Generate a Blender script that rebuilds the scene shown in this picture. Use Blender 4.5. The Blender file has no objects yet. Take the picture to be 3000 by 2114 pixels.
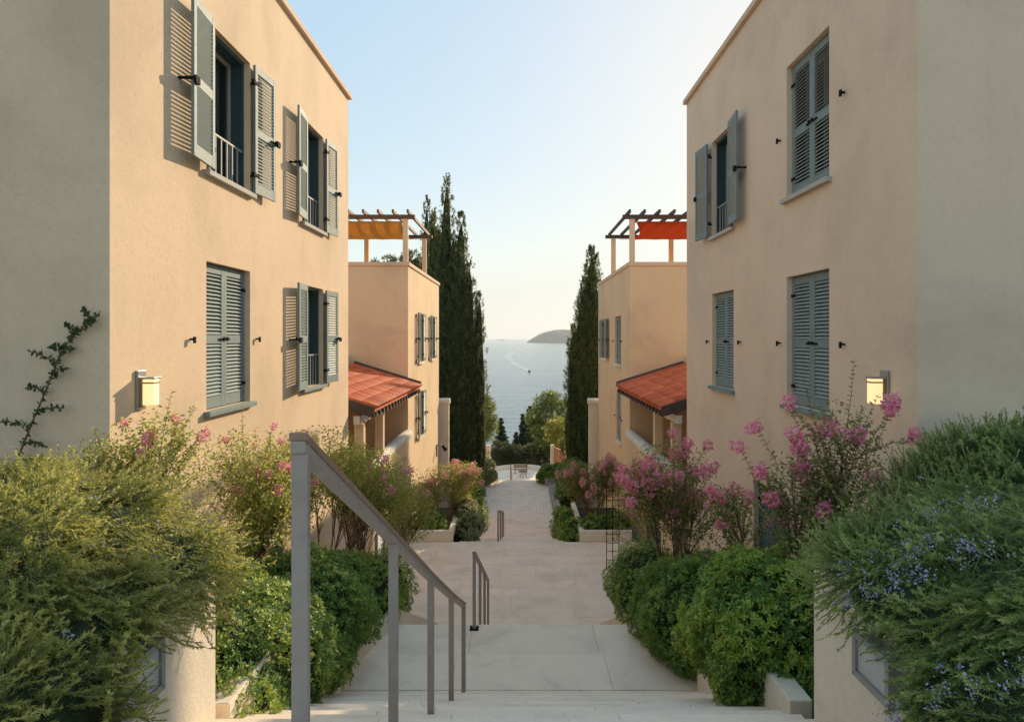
import bpy, math, random
import numpy as np
from mathutils import Vector, Matrix
R = math.radians
random.seed(7)
rng = np.random.default_rng(7)
sc = bpy.context.scene
COL = sc.collection

# ------------------------------------------------------------------ camera
cam = bpy.data.cameras.new('camera')
cam_o = bpy.data.objects.new('camera', cam)
COL.objects.link(cam_o)
sc.camera = cam_o
cam.lens = 24.0
cam.sensor_width = 36.0
cam_o.location = (0, 0, 0)
cam_o.rotation_euler = (R(90), 0, 0)
cam.shift_x = -0.0067
cam.shift_y = -0.023
cam.clip_start = 0.05
cam.clip_end = 40000

# ------------------------------------------------------------------ sky, sun, exposure
AZ, EL = math.atan2(1.0, 2.05), R(19.5)
world = bpy.data.worlds.new('World')
sc.world = world
world.use_nodes = True
wn = world.node_tree
bg = wn.nodes['Background']
sky = wn.nodes.new('ShaderNodeTexSky')
sky.sky_type = 'NISHITA'
sky.sun_disc = False
sky.sun_elevation = EL
sky.sun_rotation = AZ
sky.air_density = 1.0
sky.dust_density = 0.4
sky.ozone_density = 1.2
gm = wn.nodes.new('ShaderNodeGamma')
gm.inputs[1].default_value = 0.16
hs = wn.nodes.new('ShaderNodeHueSaturation')
hs.inputs['Saturation'].default_value = 3.5
hs.inputs['Value'].default_value = 1.16
wn.links.new(sky.outputs[0], gm.inputs[0])
wn.links.new(gm.outputs[0], hs.inputs['Color'])
sep = wn.nodes.new('ShaderNodeSeparateColor')
wn.links.new(gm.outputs[0], sep.inputs[0])
dif = wn.nodes.new('ShaderNodeMath'); dif.operation = 'SUBTRACT'
wn.links.new(sep.outputs[2], dif.inputs[0]); wn.links.new(sep.outputs[0], dif.inputs[1])
fc = wn.nodes.new('ShaderNodeMapRange')          # deepen the blue of the sky, leave its cream horizon alone
fc.inputs[1].default_value = -.06; fc.inputs[2].default_value = .12
wn.links.new(dif.outputs[0], fc.inputs[0])
wn.links.new(fc.outputs[0], hs.inputs['Fac'])
tn = wn.nodes.new('ShaderNodeMix'); tn.data_type = 'RGBA'; tn.blend_type = 'MULTIPLY'
tn.inputs[0].default_value = 1.0
tn.inputs[7].default_value = (.965, .963, .915, 1)
wn.links.new(hs.outputs[0], tn.inputs[6])
wn.links.new(tn.outputs[2], bg.inputs[0])
bg.inputs[1].default_value = 0.15
SUN = Vector((math.sin(AZ) * math.cos(EL), math.cos(AZ) * math.cos(EL), math.sin(EL)))
sl = bpy.data.lights.new('sun', 'SUN')
sl.energy = 1.36
sl.angle = R(0.6)
sl.color = (1.0, 0.80, 0.54)
so = bpy.data.objects.new('sun', sl)
COL.objects.link(so)
so.location = (30, 60, 40)
so.rotation_euler = SUN.to_track_quat('Z', 'Y').to_euler()
sc.cycles.diffuse_bounces = 7
sc.cycles.max_bounces = 12
sc.view_settings.view_transform = 'Standard'
sc.view_settings.look = 'None'
sc.view_settings.exposure = 2.14
sc.view_settings.gamma = 1.0

# ------------------------------------------------------------------ materials
def new_mat(name):
    m = bpy.data.materials.new(name)
    m.use_nodes = True
    return m, m.node_tree, m.node_tree.nodes['Principled BSDF']

def ramp(nt, fac, stops):
    r = nt.nodes.new('ShaderNodeValToRGB')
    e = r.color_ramp.elements
    while len(e) < len(stops):
        e.new(0.5)
    for i, (p, c) in enumerate(stops):
        e[i].position = p
        e[i].color = (*c, 1)
    nt.links.new(fac, r.inputs[0])
    return r.outputs[0]

def noise(nt, scale, detail=4, rough=.55, dist=0, coord='Object', vec=None, sv=None):
    n = nt.nodes.new('ShaderNodeTexNoise')
    n.inputs['Scale'].default_value = scale
    n.inputs['Detail'].default_value = detail
    n.inputs['Roughness'].default_value = rough
    n.inputs['Distortion'].default_value = dist
    if coord == 'World':
        t = nt.nodes.new('ShaderNodeNewGeometry').outputs['Position']
    else:
        t = nt.nodes.new('ShaderNodeTexCoord').outputs[coord]
    if sv:
        mp = nt.nodes.new('ShaderNodeMapping')
        mp.inputs['Scale'].default_value = sv
        nt.links.new(t, mp.inputs[0])
        t = mp.outputs[0]
    nt.links.new(t, n.inputs['Vector'])
    return n.outputs['Fac']

def mixc(nt, a, b, fac, mode='MIX'):
    m = nt.nodes.new('ShaderNodeMix')
    m.data_type = 'RGBA'
    m.blend_type = mode
    for sock, v in ((m.inputs[0], fac), (m.inputs[6], a), (m.inputs[7], b)):
        if isinstance(v, (int, float)):
            sock.default_value = v
        elif isinstance(v, tuple):
            sock.default_value = (*v, 1)
        else:
            nt.links.new(v, sock)
    return m.outputs[2]

def bump(nt, bs, h, strength=.3, dist=.01):
    b = nt.nodes.new('ShaderNodeBump')
    b.inputs['Strength'].default_value = strength
    b.inputs['Distance'].default_value = dist
    nt.links.new(h, b.inputs['Height'])
    nt.links.new(b.outputs[0], bs.inputs['Normal'])

def stucco(name, c, grain=90, streak=.5, rough=.92, bs_=.35):
    m, nt, bs = new_mat(name)
    c = np.array(c)
    big = noise(nt, .55, 6, .62, .4, 'World')
    col = ramp(nt, big, [(.28, tuple(c * .84)), (.50, tuple(c)), (.72, tuple(np.minimum(c * 1.06, 1)))])
    st = noise(nt, 1.0, 5, .6, .1, 'World', sv=(2.6, 2.6, .22))
    stf = ramp(nt, st, [(.52, (0, 0, 0)), (.80, (1, 1, 1))])
    sm = nt.nodes.new('ShaderNodeMath'); sm.operation = 'MULTIPLY'; sm.inputs[1].default_value = .26 * streak
    nt.links.new(stf, sm.inputs[0])
    col = mixc(nt, col, tuple(c * .55), sm.outputs[0])
    fine = noise(nt, grain, 3, .6, 0, 'World')
    med = noise(nt, 14, 6, .7, .3, 'World')
    col = mixc(nt, col, ramp(nt, med, [(.30, (.88, .87, .85)), (.52, (1, 1, 1))]), .5, 'MULTIPLY')
    col = mixc(nt, col, ramp(nt, fine, [(.35, (.86, .86, .86)), (.58, (1, 1, 1))]), .55, 'MULTIPLY')
    nt.links.new(col, bs.inputs['Base Color'])
    bs.inputs['Roughness'].default_value = rough
    bs.inputs['Specular IOR Level'].default_value = .2
    hb = nt.nodes.new('ShaderNodeMath'); hb.operation = 'MULTIPLY_ADD'; hb.inputs[1].default_value = 1.5
    nt.links.new(med, hb.inputs[0]); nt.links.new(fine, hb.inputs[2])
    bump(nt, bs, hb.outputs[0], bs_, .010)
    return m

def plain(name, c, rough=.5, metal=0, var=.08, scale=6, spec=.5, bmp=0):
    m, nt, bs = new_mat(name)
    c = np.array(c)
    n = noise(nt, scale, 5, .6, .2, 'World')
    nt.links.new(ramp(nt, n, [(.3, tuple(c * (1 - var))), (.7, tuple(np.minimum(c * (1 + var), 1)))]), bs.inputs['Base Color'])
    rr = nt.nodes.new('ShaderNodeMapRange')
    rr.inputs[3].default_value = max(rough - .08, .02)
    rr.inputs[4].default_value = min(rough + .1, 1)
    nt.links.new(noise(nt, scale * 3, 3, coord='World'), rr.inputs[0])
    nt.links.new(rr.outputs[0], bs.inputs['Roughness'])
    bs.inputs['Metallic'].default_value = metal
    bs.inputs['Specular IOR Level'].default_value = spec
    if bmp:
        bump(nt, bs, noise(nt, scale * 8, 4, coord='World'), bmp, .01)
    return m

def stone(name, c, var=.12, grain=40, perobj=.09):
    m, nt, bs = new_mat(name)
    c = np.array(c)
    oi = nt.nodes.new('ShaderNodeObjectInfo')
    n = noise(nt, 1.7, 7, .65, .5, 'World')
    col = ramp(nt, n, [(.28, tuple(c * (1 - var * 1.6))), (.5, tuple(c)), (.75, tuple(np.minimum(c * (1 + var * .5), 1)))])
    rp = ramp(nt, oi.outputs['Random'], [(0, (1 - perobj,) * 3), (1, (1, 1, 1))])
    col = mixc(nt, col, rp, 1.0, 'MULTIPLY')
    f = noise(nt, grain, 4, .65, 0, 'World')
    col = mixc(nt, col, ramp(nt, f, [(.34, (.84, .83, .81)), (.50, (1, 1, 1))]), .45, 'MULTIPLY')
    sp = noise(nt, 6, 5, .7, .8, 'World')
    col = mixc(nt, col, tuple(c * .62), ramp(nt, sp, [(.62, (0, 0, 0)), (.85, (.4, .4, .4))]))
    nt.links.new(col, bs.inputs['Base Color'])
    bs.inputs['Roughness'].default_value = .85
    bs.inputs['Specular IOR Level'].default_value = .25
    bump(nt, bs, f, .25, .006)
    return m

def leafmat(name, stops, trans=.35, rough=.5, spec=.35, tone=False):
    """colour differs leaf by leaf; part of the light goes through the blade"""
    m, nt, bs = new_mat(name)
    g = nt.nodes.new('ShaderNodeNewGeometry')
    fac = g.outputs['Random Per Island']
    if tone:
        at = nt.nodes.new('ShaderNodeAttribute'); at.attribute_name = 'tone'
        mm = nt.nodes.new('ShaderNodeMath'); mm.operation = 'MULTIPLY_ADD'; mm.inputs[1].default_value = .22
        nt.links.new(fac, mm.inputs[0]); nt.links.new(at.outputs['Fac'], mm.inputs[2])
        fac = mm.outputs[0]
    col = ramp(nt, fac, stops)
    nt.links.new(col, bs.inputs['Base Color'])
    bs.inputs['Roughness'].default_value = rough
    bs.inputs['Specular IOR Level'].default_value = spec
    t = nt.nodes.new('ShaderNodeBsdfTranslucent')
    tc = mixc(nt, col, (1.0, .92, .35), .22, 'MIX')
    nt.links.new(tc, t.inputs[0])
    mx = nt.nodes.new('ShaderNodeMixShader')
    mx.inputs[0].default_value = trans
    nt.links.new(bs.outputs[0], mx.inputs[1])
    nt.links.new(t.outputs[0], mx.inputs[2])
    nt.links.new(mx.outputs[0], nt.nodes['Material Output'].inputs[0])
    return m

M = {}
M['stucco'] = stucco('stucco_apricot', (.76, .575, .395))
M['stucco_r'] = stucco('stucco_peach', (.78, .60, .44))
M['stucco2'] = stucco('stucco_ochre', (.76, .565, .36), 60)
M['cream'] = stucco('stucco_cream', (.80, .70, .56), 70, .8)
M['coping'] = stucco('coping_render', (.72, .54, .39), 60, 1.0)
M['rosewall'] = stucco('rose_stucco', (.66, .36, .23), 60)
M['capwhite'] = stucco('white_render', (.74, .68, .58), 50, .8)
M['shutter'] = plain('shutter_paint', (.20, .25, .245), .62, 0, .06, 9, .18)
M['slat'] = plain('slat_paint_lit', (.32, .38, .365), .62, 0, .08, 9, .18)  # paler than the frames: light bounced onto the slats is put into the colour
M['teal'] = plain('teal_frame_paint', (.030, .070, .078), .45, 0, .10, 9, .4)
M['sill'] = stone('sill_stone', (.50, .47, .43), .08)
M['iron'] = plain('black_iron', (.014, .014, .016), .8, 0, .2, 20, .08)
M['sash'] = plain('sash_paint', (.38, .35, .30), .4)
M['white_metal'] = plain('white_metal', (.30, .30, .29), .6, 0, .08, 6, .2)
M['rail'] = plain('rail_taupe_steel', (.33, .27, .235), .5, .12, .10, 14)
M['railcap'] = plain('rail_bronze_cap', (.30, .18, .12), .45, .12, .16, 18)
M['stone'] = stone('limestone', (.92, .765, .61))
M['stone2'] = stone('limestone_warm', (.92, .74, .57))
M['brick'] = stone('grey_paver', (.86, .73, .61), .12, 30)
M['rubble'] = stone('rubble_stone', (.40, .36, .32), .25, 25, .3)
M['mortar'] = plain('joint_sand', (.46, .42, .39), .95, 0, .2, 30)
M['wood'] = plain('pergola_wood', (.155, .085, .055), .7, 0, .25, 10, .3, .3)
M['wood_dark'] = plain('rafter_wood', (.085, .062, .052), .75, 0, .25, 10, .3, .3)
M['gutter'] = plain('lead_flashing', (.10, .085, .075), .6, .2, .2, 12)
M['soil'] = plain('planting_soil', (.055, .042, .030), .95, 0, .4, 8, .1, .8)
M['twig'] = plain('bark_brown', (.17, .105, .065), .85, 0, .3, 25, .2, .4)
M['bark'] = plain('bark_grey', (.10, .075, .055), .9, 0, .3, 15, .2, .6)
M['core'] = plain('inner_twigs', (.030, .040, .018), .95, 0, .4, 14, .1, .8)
M['ground'] = plain('dry_earth', (.20, .16, .11), .95, 0, .3, 1.2, .1, .5)

m, nt, bs = new_mat('window_glass')
bs.inputs['Base Color'].default_value = (.02, .025, .03, 1)
bs.inputs['Roughness'].default_value = .04
bs.inputs['Specular IOR Level'].default_value = .9
tr = nt.nodes.new('ShaderNodeBsdfTransparent')
tr.inputs[0].default_value = (.86, .9, .88, 1)
mx = nt.nodes.new('ShaderNodeMixShader'); mx.inputs[0].default_value = .35
nt.links.new(tr.outputs[0], mx.inputs[1]); nt.links.new(bs.outputs[0], mx.inputs[2])
nt.links.new(mx.outputs[0], nt.nodes['Material Output'].inputs[0])
M['glass'] = m
M['curtain'] = plain('linen_curtain', (.55, .50, .42), .9, 0, .1, 8, .1)
m, nt, bs = new_mat('terracotta')
oi = nt.nodes.new('ShaderNodeObjectInfo')
cc = ramp(nt, oi.outputs['Random'], [(0, (.46, .080, .024)), (.5, (.60, .115, .032)), (1, (.68, .17, .055))])
cc = mixc(nt, cc, (.22, .07, .04), ramp(nt, noise(nt, 5, 5, .7, .3, 'World'), [(.50, (0, 0, 0)), (.85, (.6, .6, .6))]))
nt.links.new(cc, bs.inputs['Base Color'])
bs.inputs['Roughness'].default_value = .8
M['tile'] = m
def cloth(name, c):
    m, nt, bs = new_mat(name)
    col = ramp(nt, noise(nt, 2.2, 3, coord='World', sv=(2, .4, 1)), [(.3, tuple(np.array(c) * .85)), (.7, c)])
    nt.links.new(col, bs.inputs['Base Color'])
    bs.inputs['Roughness'].default_value = .9
    t = nt.nodes.new('ShaderNodeBsdfTranslucent')
    nt.links.new(col, t.inputs[0])
    mx = nt.nodes.new('ShaderNodeMixShader'); mx.inputs[0].default_value = .55
    nt.links.new(bs.outputs[0], mx.inputs[1]); nt.links.new(t.outputs[0], mx.inputs[2])
    nt.links.new(mx.outputs[0], nt.nodes['Material Output'].inputs[0])
    return m
M['cloth_yellow'] = cloth('awning_ochre', (.80, .48, .16))
M['cloth_red'] = cloth('awning_vermilion', (.70, .13, .035))
m, nt, bs = new_mat('lamp_glass')
bs.inputs['Base Color'].default_value = (.85, .75, .55, 1)
bs.inputs['Roughness'].default_value = .35
bs.inputs['Emission Color'].default_value = (1.0, .66, .26, 1)
bs.inputs['Emission Strength'].default_value = .22
M['lamp'] = m
M['brass'] = plain('aged_brass', (.33, .23, .13), .45, .5, .2, 20)
M['panel'] = plain('notice_board_glass', (.44, .44, .43), .18, 0, .08, 5, .6)
M['alu'] = plain('brushed_aluminium', (.36, .35, .34), .38, .6, .06, 12)
# foliage
M['rosemary'] = leafmat('rosemary_needles_sunlit', [(0, (.075, .11, .034)), (.25, (.22, .26, .060)), (.52, (.48, .46, .11)), (1, (.72, .65, .26))], .48, .5, .3, True)  # gold of the sunlight on the left bush is put into its needles
M['rosemary_d'] = leafmat('rosemary_needles_dark', [(0, (.065, .115, .035)), (.30, (.16, .25, .065)), (.60, (.34, .44, .12)), (1, (.58, .62, .27))], .42, .5, .3, True)  # same needles without the sunlit gold
M['ros_stem'] = plain('rosemary_stems', (.17, .17, .09), .8)
M['lilac'] = leafmat('rosemary_flowers', [(0, (.30, .30, .56)), (.6, (.46, .46, .72)), (1, (.68, .67, .84))], .3)
M['pitto'] = leafmat('pittosporum_leaves', [(0, (0.072, 0.152, 0.038)), (.5, (0.133, 0.254, 0.052)), (.8, (0.232, 0.377, 0.070)), (1, (0.435, 0.551, 0.102))], .30, .46, .28)
M['pitto_tip'] = leafmat('pittosporum_shoots', [(0, (0.204, 0.336, 0.042)), (.5, (0.336, 0.456, 0.054)), (1, (0.504, 0.576, 0.108))], .38, .46, .28)
M['pale'] = leafmat('variegated_leaves', [(0, (.10, .16, .05)), (.4, (.24, .28, .11)), (.75, (.46, .46, .24)), (1, (.62, .58, .36))], .3)
M['myrtle'] = leafmat('myrtle_leaves', [(0, (0.094, 0.156, 0.037)), (.5, (0.188, 0.263, 0.056)), (.82, (0.325, 0.362, 0.075)), (1, (0.475, 0.300, 0.112))], .45)
M['myrtle_y'] = leafmat('myrtle_leaves_sunlit', [(0, (.14, .20, .040)), (.45, (.28, .34, .060)), (.80, (.48, .47, .10)), (.95, (.56, .38, .10)), (1, (.52, .22, .13))], .50)  # yellower myrtle: sunlit gold is put into the leaf colour
M['myrtle_r'] = leafmat('myrtle_leaves_rusty', [(0, (0.106, 0.163, 0.044)), (.45, (0.200, 0.250, 0.065)), (.82, (0.325, 0.275, 0.088)), (1, (0.500, 0.250, 0.175))], .42)
M['pink'] = leafmat('myrtle_petals', [(0, (.86, .15, .34)), (.5, (.96, .33, .50)), (1, (.98, .62, .70))], .35, .7, .2)
M['pink2'] = leafmat('myrtle_petals_faded', [(0, (.72, .27, .34)), (.5, (.88, .45, .48)), (1, (.92, .62, .58))], .35, .7, .2)
M['cypress'] = leafmat('cypress_sprays', [(0, (0.030, 0.057, 0.022)), (.55, (0.065, 0.103, 0.032)), (.85, (0.119, 0.155, 0.041)), (1, (0.216, 0.230, 0.054))], .26)
M['pine'] = leafmat('pine_needles', [(0, (0.046, 0.094, 0.021)), (.5, (0.111, 0.189, 0.036)), (.85, (0.221, 0.286, 0.052)), (1, (0.364, 0.364, 0.078))], .35)
M['olive'] = leafmat('olive_scrub', [(0, (0.039, 0.058, 0.026)), (.5, (0.072, 0.098, 0.044)), (1, (0.143, 0.156, 0.078))], .25)
M['fir'] = leafmat('fir_needles', [(0, (0.021, 0.042, 0.026)), (.6, (0.042, 0.073, 0.044)), (1, (0.078, 0.104, 0.058))], .2)
M['vine'] = leafmat('vine_leaves', [(0, (.018, .045, .016)), (.7, (.040, .085, .024)), (1, (.12, .18, .035))], .3)

# ------------------------------------------------------------------ object helpers
def link(name, data, mat=None, parent=None, kind=None):
    o = bpy.data.objects.new(name, data)
    COL.objects.link(o)
    if mat is not None and data is not None and not data.materials:
        data.materials.append(M[mat] if isinstance(mat, str) else mat)
    if parent is not None:
        o.parent = parent
    if kind:
        o['kind'] = kind
    return o

def tag(o, label, cat, group=None):
    o['label'] = label
    o['category'] = cat
    if group:
        o['group'] = group
    return o

def thing(name, label, cat, loc=(0, 0, 0), group=None):
    o = link(name, None)
    o.location = loc
    o.empty_display_size = .2
    return tag(o, label, cat, group)

class MB:
    def __init__(s):
        s.v, s.f = [], []
    def add(s, vs, fs):
        b = len(s.v)
        s.v += [tuple(map(float, p)) for p in vs]
        s.f += [tuple(i + b for i in f) for f in fs]
        return s
    def box(s, x0, x1, y0, y1, z0, z1):
        return s.add([(x0, y0, z0), (x1, y0, z0), (x1, y1, z0), (x0, y1, z0), (x0, y0, z1), (x1, y0, z1), (x1, y1, z1), (x0, y1, z1)],
                     [(0, 3, 2, 1), (4, 5, 6, 7), (0, 1, 5, 4), (1, 2, 6, 5), (2, 3, 7, 6), (3, 0, 4, 7)])
    def obox(s, M4, sx, sy, sz):
        vs = [M4 @ Vector((x * sx / 2, y * sy / 2, z * sz / 2)) for z in (-1, 1) for x, y in ((-1, -1), (1, -1), (1, 1), (-1, 1))]
        return s.add(vs, [(0, 3, 2, 1), (4, 5, 6, 7), (0, 1, 5, 4), (1, 2, 6, 5), (2, 3, 7, 6), (3, 0, 4, 7)])
    def prism(s, poly, axis, a0, a1):
        """poly in the two other axes, extruded along axis"""
        n = len(poly)
        def P(p, a):
            return {'x': (a, p[0], p[1]), 'y': (p[0], a, p[1]), 'z': (p[0], p[1], a)}[axis]
        vs = [P(p, a0) for p in poly] + [P(p, a1) for p in poly]
        fs = [tuple(range(n))[::-1], tuple(range(n, 2 * n))] + [(i, (i + 1) % n, n + (i + 1) % n, n + i) for i in range(n)]
        return s.add(vs, fs)
    def tube(s, pts, rad, n=6, cap=True):
        pts = [Vector(p) for p in pts]
        if not hasattr(rad, '__len__'):
            rad = [rad] * len(pts)
        rings = []
        for i, p in enumerate(pts):
            d = (pts[min(i + 1, len(pts) - 1)] - pts[max(i - 1, 0)]).normalized()
            a = d.orthogonal().normalized() if abs(d.z) > .9 else d.cross(Vector((0, 0, 1))).normalized()
            b = d.cross(a)
            rings.append([p + (a * math.cos(t) + b * math.sin(t)) * rad[i] for t in [2 * math.pi * k / n for k in range(n)]])
        vs = [q for r in rings for q in r]
        fs = []
        for i in range(len(pts) - 1):
            for k in range(n):
                fs.append((i * n + k, i * n + (k + 1) % n, (i + 1) * n + (k + 1) % n, (i + 1) * n + k))
        if cap:
            fs += [tuple(range(n))[::-1], tuple((len(pts) - 1) * n + k for k in range(n))]
        return s.add(vs, fs)
    def mesh(s, name, smooth=False):
        m = bpy.data.meshes.new(name)
        m.from_pydata(s.v, [], s.f)
        if smooth:
            m.polygons.foreach_set('use_smooth', [True] * len(m.polygons))
        m.update()
        return m
    def build(s, name, mat, parent=None, kind=None, bevel=0, smooth=False):
        o = link(name, s.mesh(name, smooth), mat, parent, kind)
        if bevel:
            b = o.modifiers.new('bevel', 'BEVEL')
            b.width = bevel
            b.segments = 2
            b.limit_method = 'ANGLE'
        return o

def arr_mesh(name, verts, k, smooth=False):
    """verts (n*k,3): n separate faces with k corners"""
    verts = np.ascontiguousarray(verts, dtype=np.float32)
    nv = len(verts)
    nf = nv // k
    m = bpy.data.meshes.new(name)
    m.vertices.add(nv)
    m.vertices.foreach_set('co', verts.ravel())
    m.loops.add(nv)
    m.loops.foreach_set('vertex_index', np.arange(nv, dtype=np.int32))
    m.polygons.add(nf)
    m.polygons.foreach_set('loop_start', np.arange(0, nv, k, dtype=np.int32))
    m.polygons.foreach_set('loop_total', np.full(nf, k, dtype=np.int32))
    m.update(calc_edges=True)
    return m

def nrm(a):
    return a / np.maximum(np.linalg.norm(a, axis=-1, keepdims=True), 1e-9)

def rdir(n):
    return nrm(rng.normal(size=(n, 3)))

def leaves(P, D, N, L, W, fold=.15, mid=.45):
    """diamond blades: base P, direction D, face normal N"""
    D = nrm(D)
    S = nrm(np.cross(D, N))
    N2 = np.cross(S, D)
    L = np.asarray(L).reshape(-1, 1) * np.ones((len(P), 1))
    W = np.asarray(W).reshape(-1, 1) * np.ones((len(P), 1))
    a = P
    c = P + D * L - N2 * L * fold
    b = P + D * L * mid + S * W / 2 + N2 * W * .2
    d = P + D * L * mid - S * W / 2 + N2 * W * .2
    return np.stack([a, b, c, d], 1).reshape(-1, 3)

# ------------------------------------------------------------------ terrain and sea
PROF = [(-40, -1.2), (1.7, -1.2), (7.7, -3.98), (9.5, -3.98), (13.9, -5.95), (19.9, -5.95), (27.5, -8.0), (38, -8.0),
        (52, -11.7), (61, -11.7), (90, -19), (190, -41), (260, -47)]
def prof(y):
    return float(np.interp(y, [p[0] for p in PROF], [p[1] for p in PROF]))
SEA = -40.0
def terrain_z(x, y):
    z = prof(y) - .16
    if abs(x) < 2.2 or (13 < y < 21 and abs(x) < 3.6):
        z -= .14
    if y > 60:
        z += .5 * math.sin(x * .13 + y * .05) + .4 * math.sin(x * .31 - y * .11)
    return z
xs = [-4000, -900, -300, -160, -110, -70, -40, -25, -14, -8, -5, -3.7, -3, -2.3, -2.1, 0, 2.1, 2.3, 3, 3.7, 5, 8, 14, 25, 40, 70, 110, 160, 300, 900, 4000]
ys = sorted(set([p[0] for p in PROF] + [-4000, -900, -200, -40, -10, 3, 4.5, 6, 11, 12.5, 16, 21, 23, 25, 30, 34, 42, 46, 56, 66, 72, 80, 100, 115, 130, 150, 170, 210, 230]))
mb = MB()
V = [(x, y, terrain_z(x, y)) for y in ys for x in xs]
F = [(j * len(xs) + i, j * len(xs) + i + 1, (j + 1) * len(xs) + i + 1, (j + 1) * len(xs) + i) for j in range(len(ys) - 1) for i in range(len(xs) - 1)]
mb.add(V, F)
mb.build('ground', 'ground', kind='structure', smooth=True)

m, nt, bs = new_mat('sea_water')
bs.inputs['Base Color'].default_value = (.055, .115, .125, 1)
bs.inputs['Roughness'].default_value = .16
bs.inputs['IOR'].default_value = 1.33
w1 = noise(nt, 1.0, 6, .62, .6, 'World', sv=(.035, .13, 1))
w2 = noise(nt, 1.0, 3, .5, .3, 'World', sv=(.006, .020, 1))
ad = nt.nodes.new('ShaderNodeMath'); ad.operation = 'MULTIPLY_ADD'; ad.inputs[1].default_value = 1.6
nt.links.new(w2, ad.inputs[0]); nt.links.new(w1, ad.inputs[2])
bump(nt, bs, ad.outputs[0], .8, 1.5)
cc = ramp(nt, noise(nt, 1.0, 4, .6, 1.2, 'World', sv=(.0035, .011, 1)), [(.35, (.035, .10, .13)), (.7, (.075, .165, .195))])
nt.links.new(cc, bs.inputs['Base Color'])
M['sea'] = m
MB().add([(-15000, 100, SEA), (15000, 100, SEA), (15000, 17000, SEA), (-15000, 17000, SEA)], [(0, 1, 2, 3)]).build('sea', 'sea', kind='structure')

# island on the horizon
def island(name, cx, cy, rx, ry, h, seed, skew=0.0):
    r2 = np.random.default_rng(seed)
    n, k = 64, 14
    V, F = [], []
    ph = r2.uniform(0, 6.3, 6)
    for j in range(k + 1):
        t = j / k
        for i in range(n):
            a = 2 * math.pi * i / n
            wob = 1 + .07 * math.sin(3 * a + ph[0]) + .05 * math.sin(5 * a + ph[1]) + .03 * math.sin(11 * a + ph[2])
            rr = (1 - t) ** .85
            z = h * (1 - (1 - t) ** 1.9) if t < 1 else h
            z *= 1 + .05 * math.sin(7 * a + 9 * t + ph[3])
            V.append((cx + rx * rr * wob * math.cos(a) + skew * rx * t, cy + ry * rr * wob * math.sin(a), SEA - 1 + z))
    for j in range(k):
        for i in range(n):
            F.append((j * n + i, j * n + (i + 1) % n, (j + 1) * n + (i + 1) % n, (j + 1) * n + i))
    mb = MB(); mb.add(V, F)
    return mb.build(name, 'isle', kind='structure', smooth=True)
M['isle'] = plain('island_scrub', (.085, .095, .055), .95, 0, .35, .03, .1)
island('island', 350, 5250, 300, 240, 96, 3, -.06)
island('island', -230, 9000, 60, 60, 14, 5)

# ------------------------------------------------------------------ stairs, landings
def slab_row(parent, name, mat, x0, x1, y0, y1, ztop, th, wmin, wmax, gap=.006, jit=.002, bevel=.006):
    x = x0
    while x < x1 - .02:
        w = random.uniform(wmin, wmax)
        e = min(x + w, x1)
        if x1 - e < wmin * .5:
            e = x1
        dz = random.uniform(-jit, jit)
        MB().box(x + gap / 2, e - gap / 2, y0 + gap / 2, y1 - gap / 2, ztop - th + dz, ztop + dz).build(name, mat, parent, bevel=bevel)
        x = e

def flight(name, y0, y1, z0, z1, n, xa, xb, mat, stones=True):
    root = link(name, None, kind='structure')
    root.location = (0, 0, 0)
    dy, dz = (y1 - y0) / n, (z1 - z0) / n
    body = MB()
    for i in range(n):
        ya, yb, zt = y0 + i * dy, y0 + (i + 1) * dy, z0 + (i + 1) * dz
        t = (i + .5) / n
        L, Rr = xa[0] + (xa[1] - xa[0]) * t, xb[0] + (xb[1] - xb[0]) * t
        body.box(L + .01, Rr - .01, ya, yb - .012, zt - .5, zt - .045)
        if stones:
            slab_row(root, 'tread_stone', mat, L, Rr, ya - .018, yb + .006, zt, .05, .9, 1.5, .005, .001, .007)
        else:
            MB().box(L, Rr, ya - .018, yb + .006, zt - .05, zt).build('tread', mat, root)
    body.build('riser', mat, root)
    return root
flight('stairs', 1.7, 7.7, -1.2, -3.98, 18, (-1.86, -2.05), (1.86, 2.05), 'stone')
flight('stairs', 9.5, 13.9, -3.98, -5.95, 13, (-1.75, -2.2), (1.75, 2.2), 'stone')
flight('stairs', 19.9, 27.5, -5.95, -8.0, 13, (-1.78, -1.66), (1.72, 1.52), 'stone', False)
flight('stairs', 38.3, 52, -8.0, -11.7, 22, (-1.9, -2.2), (1.9, 2.2), 'stone', False)

def landing(name, y0, y1, z, x0, x1, mat, rows, wr, bed=.12):
    root = link(name, None, kind='structure')
    MB().box(x0 - .05, x1 + .05, y0 - .02, y1 - .03, z - .4, z - .034).build('bed', 'mortar', root)
    y = y0
    while y < y1 - .05:
        d = random.uniform(*rows)
        e = min(y + d, y1)
        if y1 - e < rows[0] * .6:
            e = y1
        slab_row(root, 'paving_slab', mat, x0, x1, y, e, z, .05, wr[0], wr[1], .0035, .001, .003)
        y = e
    return root
upper = landing('upper_terrace', -4, 1.68, -1.2, -1.86, 1.86, 'stone', (.7, .9), (.9, 1.3))
# unseen pale paving added behind the viewer to bounce light forward
root = link('bounce_paving', None, kind='structure')
MB().box(-16, 16, -34, -4.01, -1.6, -1.205).build('paving', 'stone', root)
landing('landing', 7.72, 9.48, -3.98, -2.25, 2.25, 'stone', (.8, .95), (1.3, 2.0))
landing('lower_landing', 13.92, 19.88, -5.95, -3.5, 3.5, 'stone2', (.5, .7), (.8, 1.4))

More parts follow.
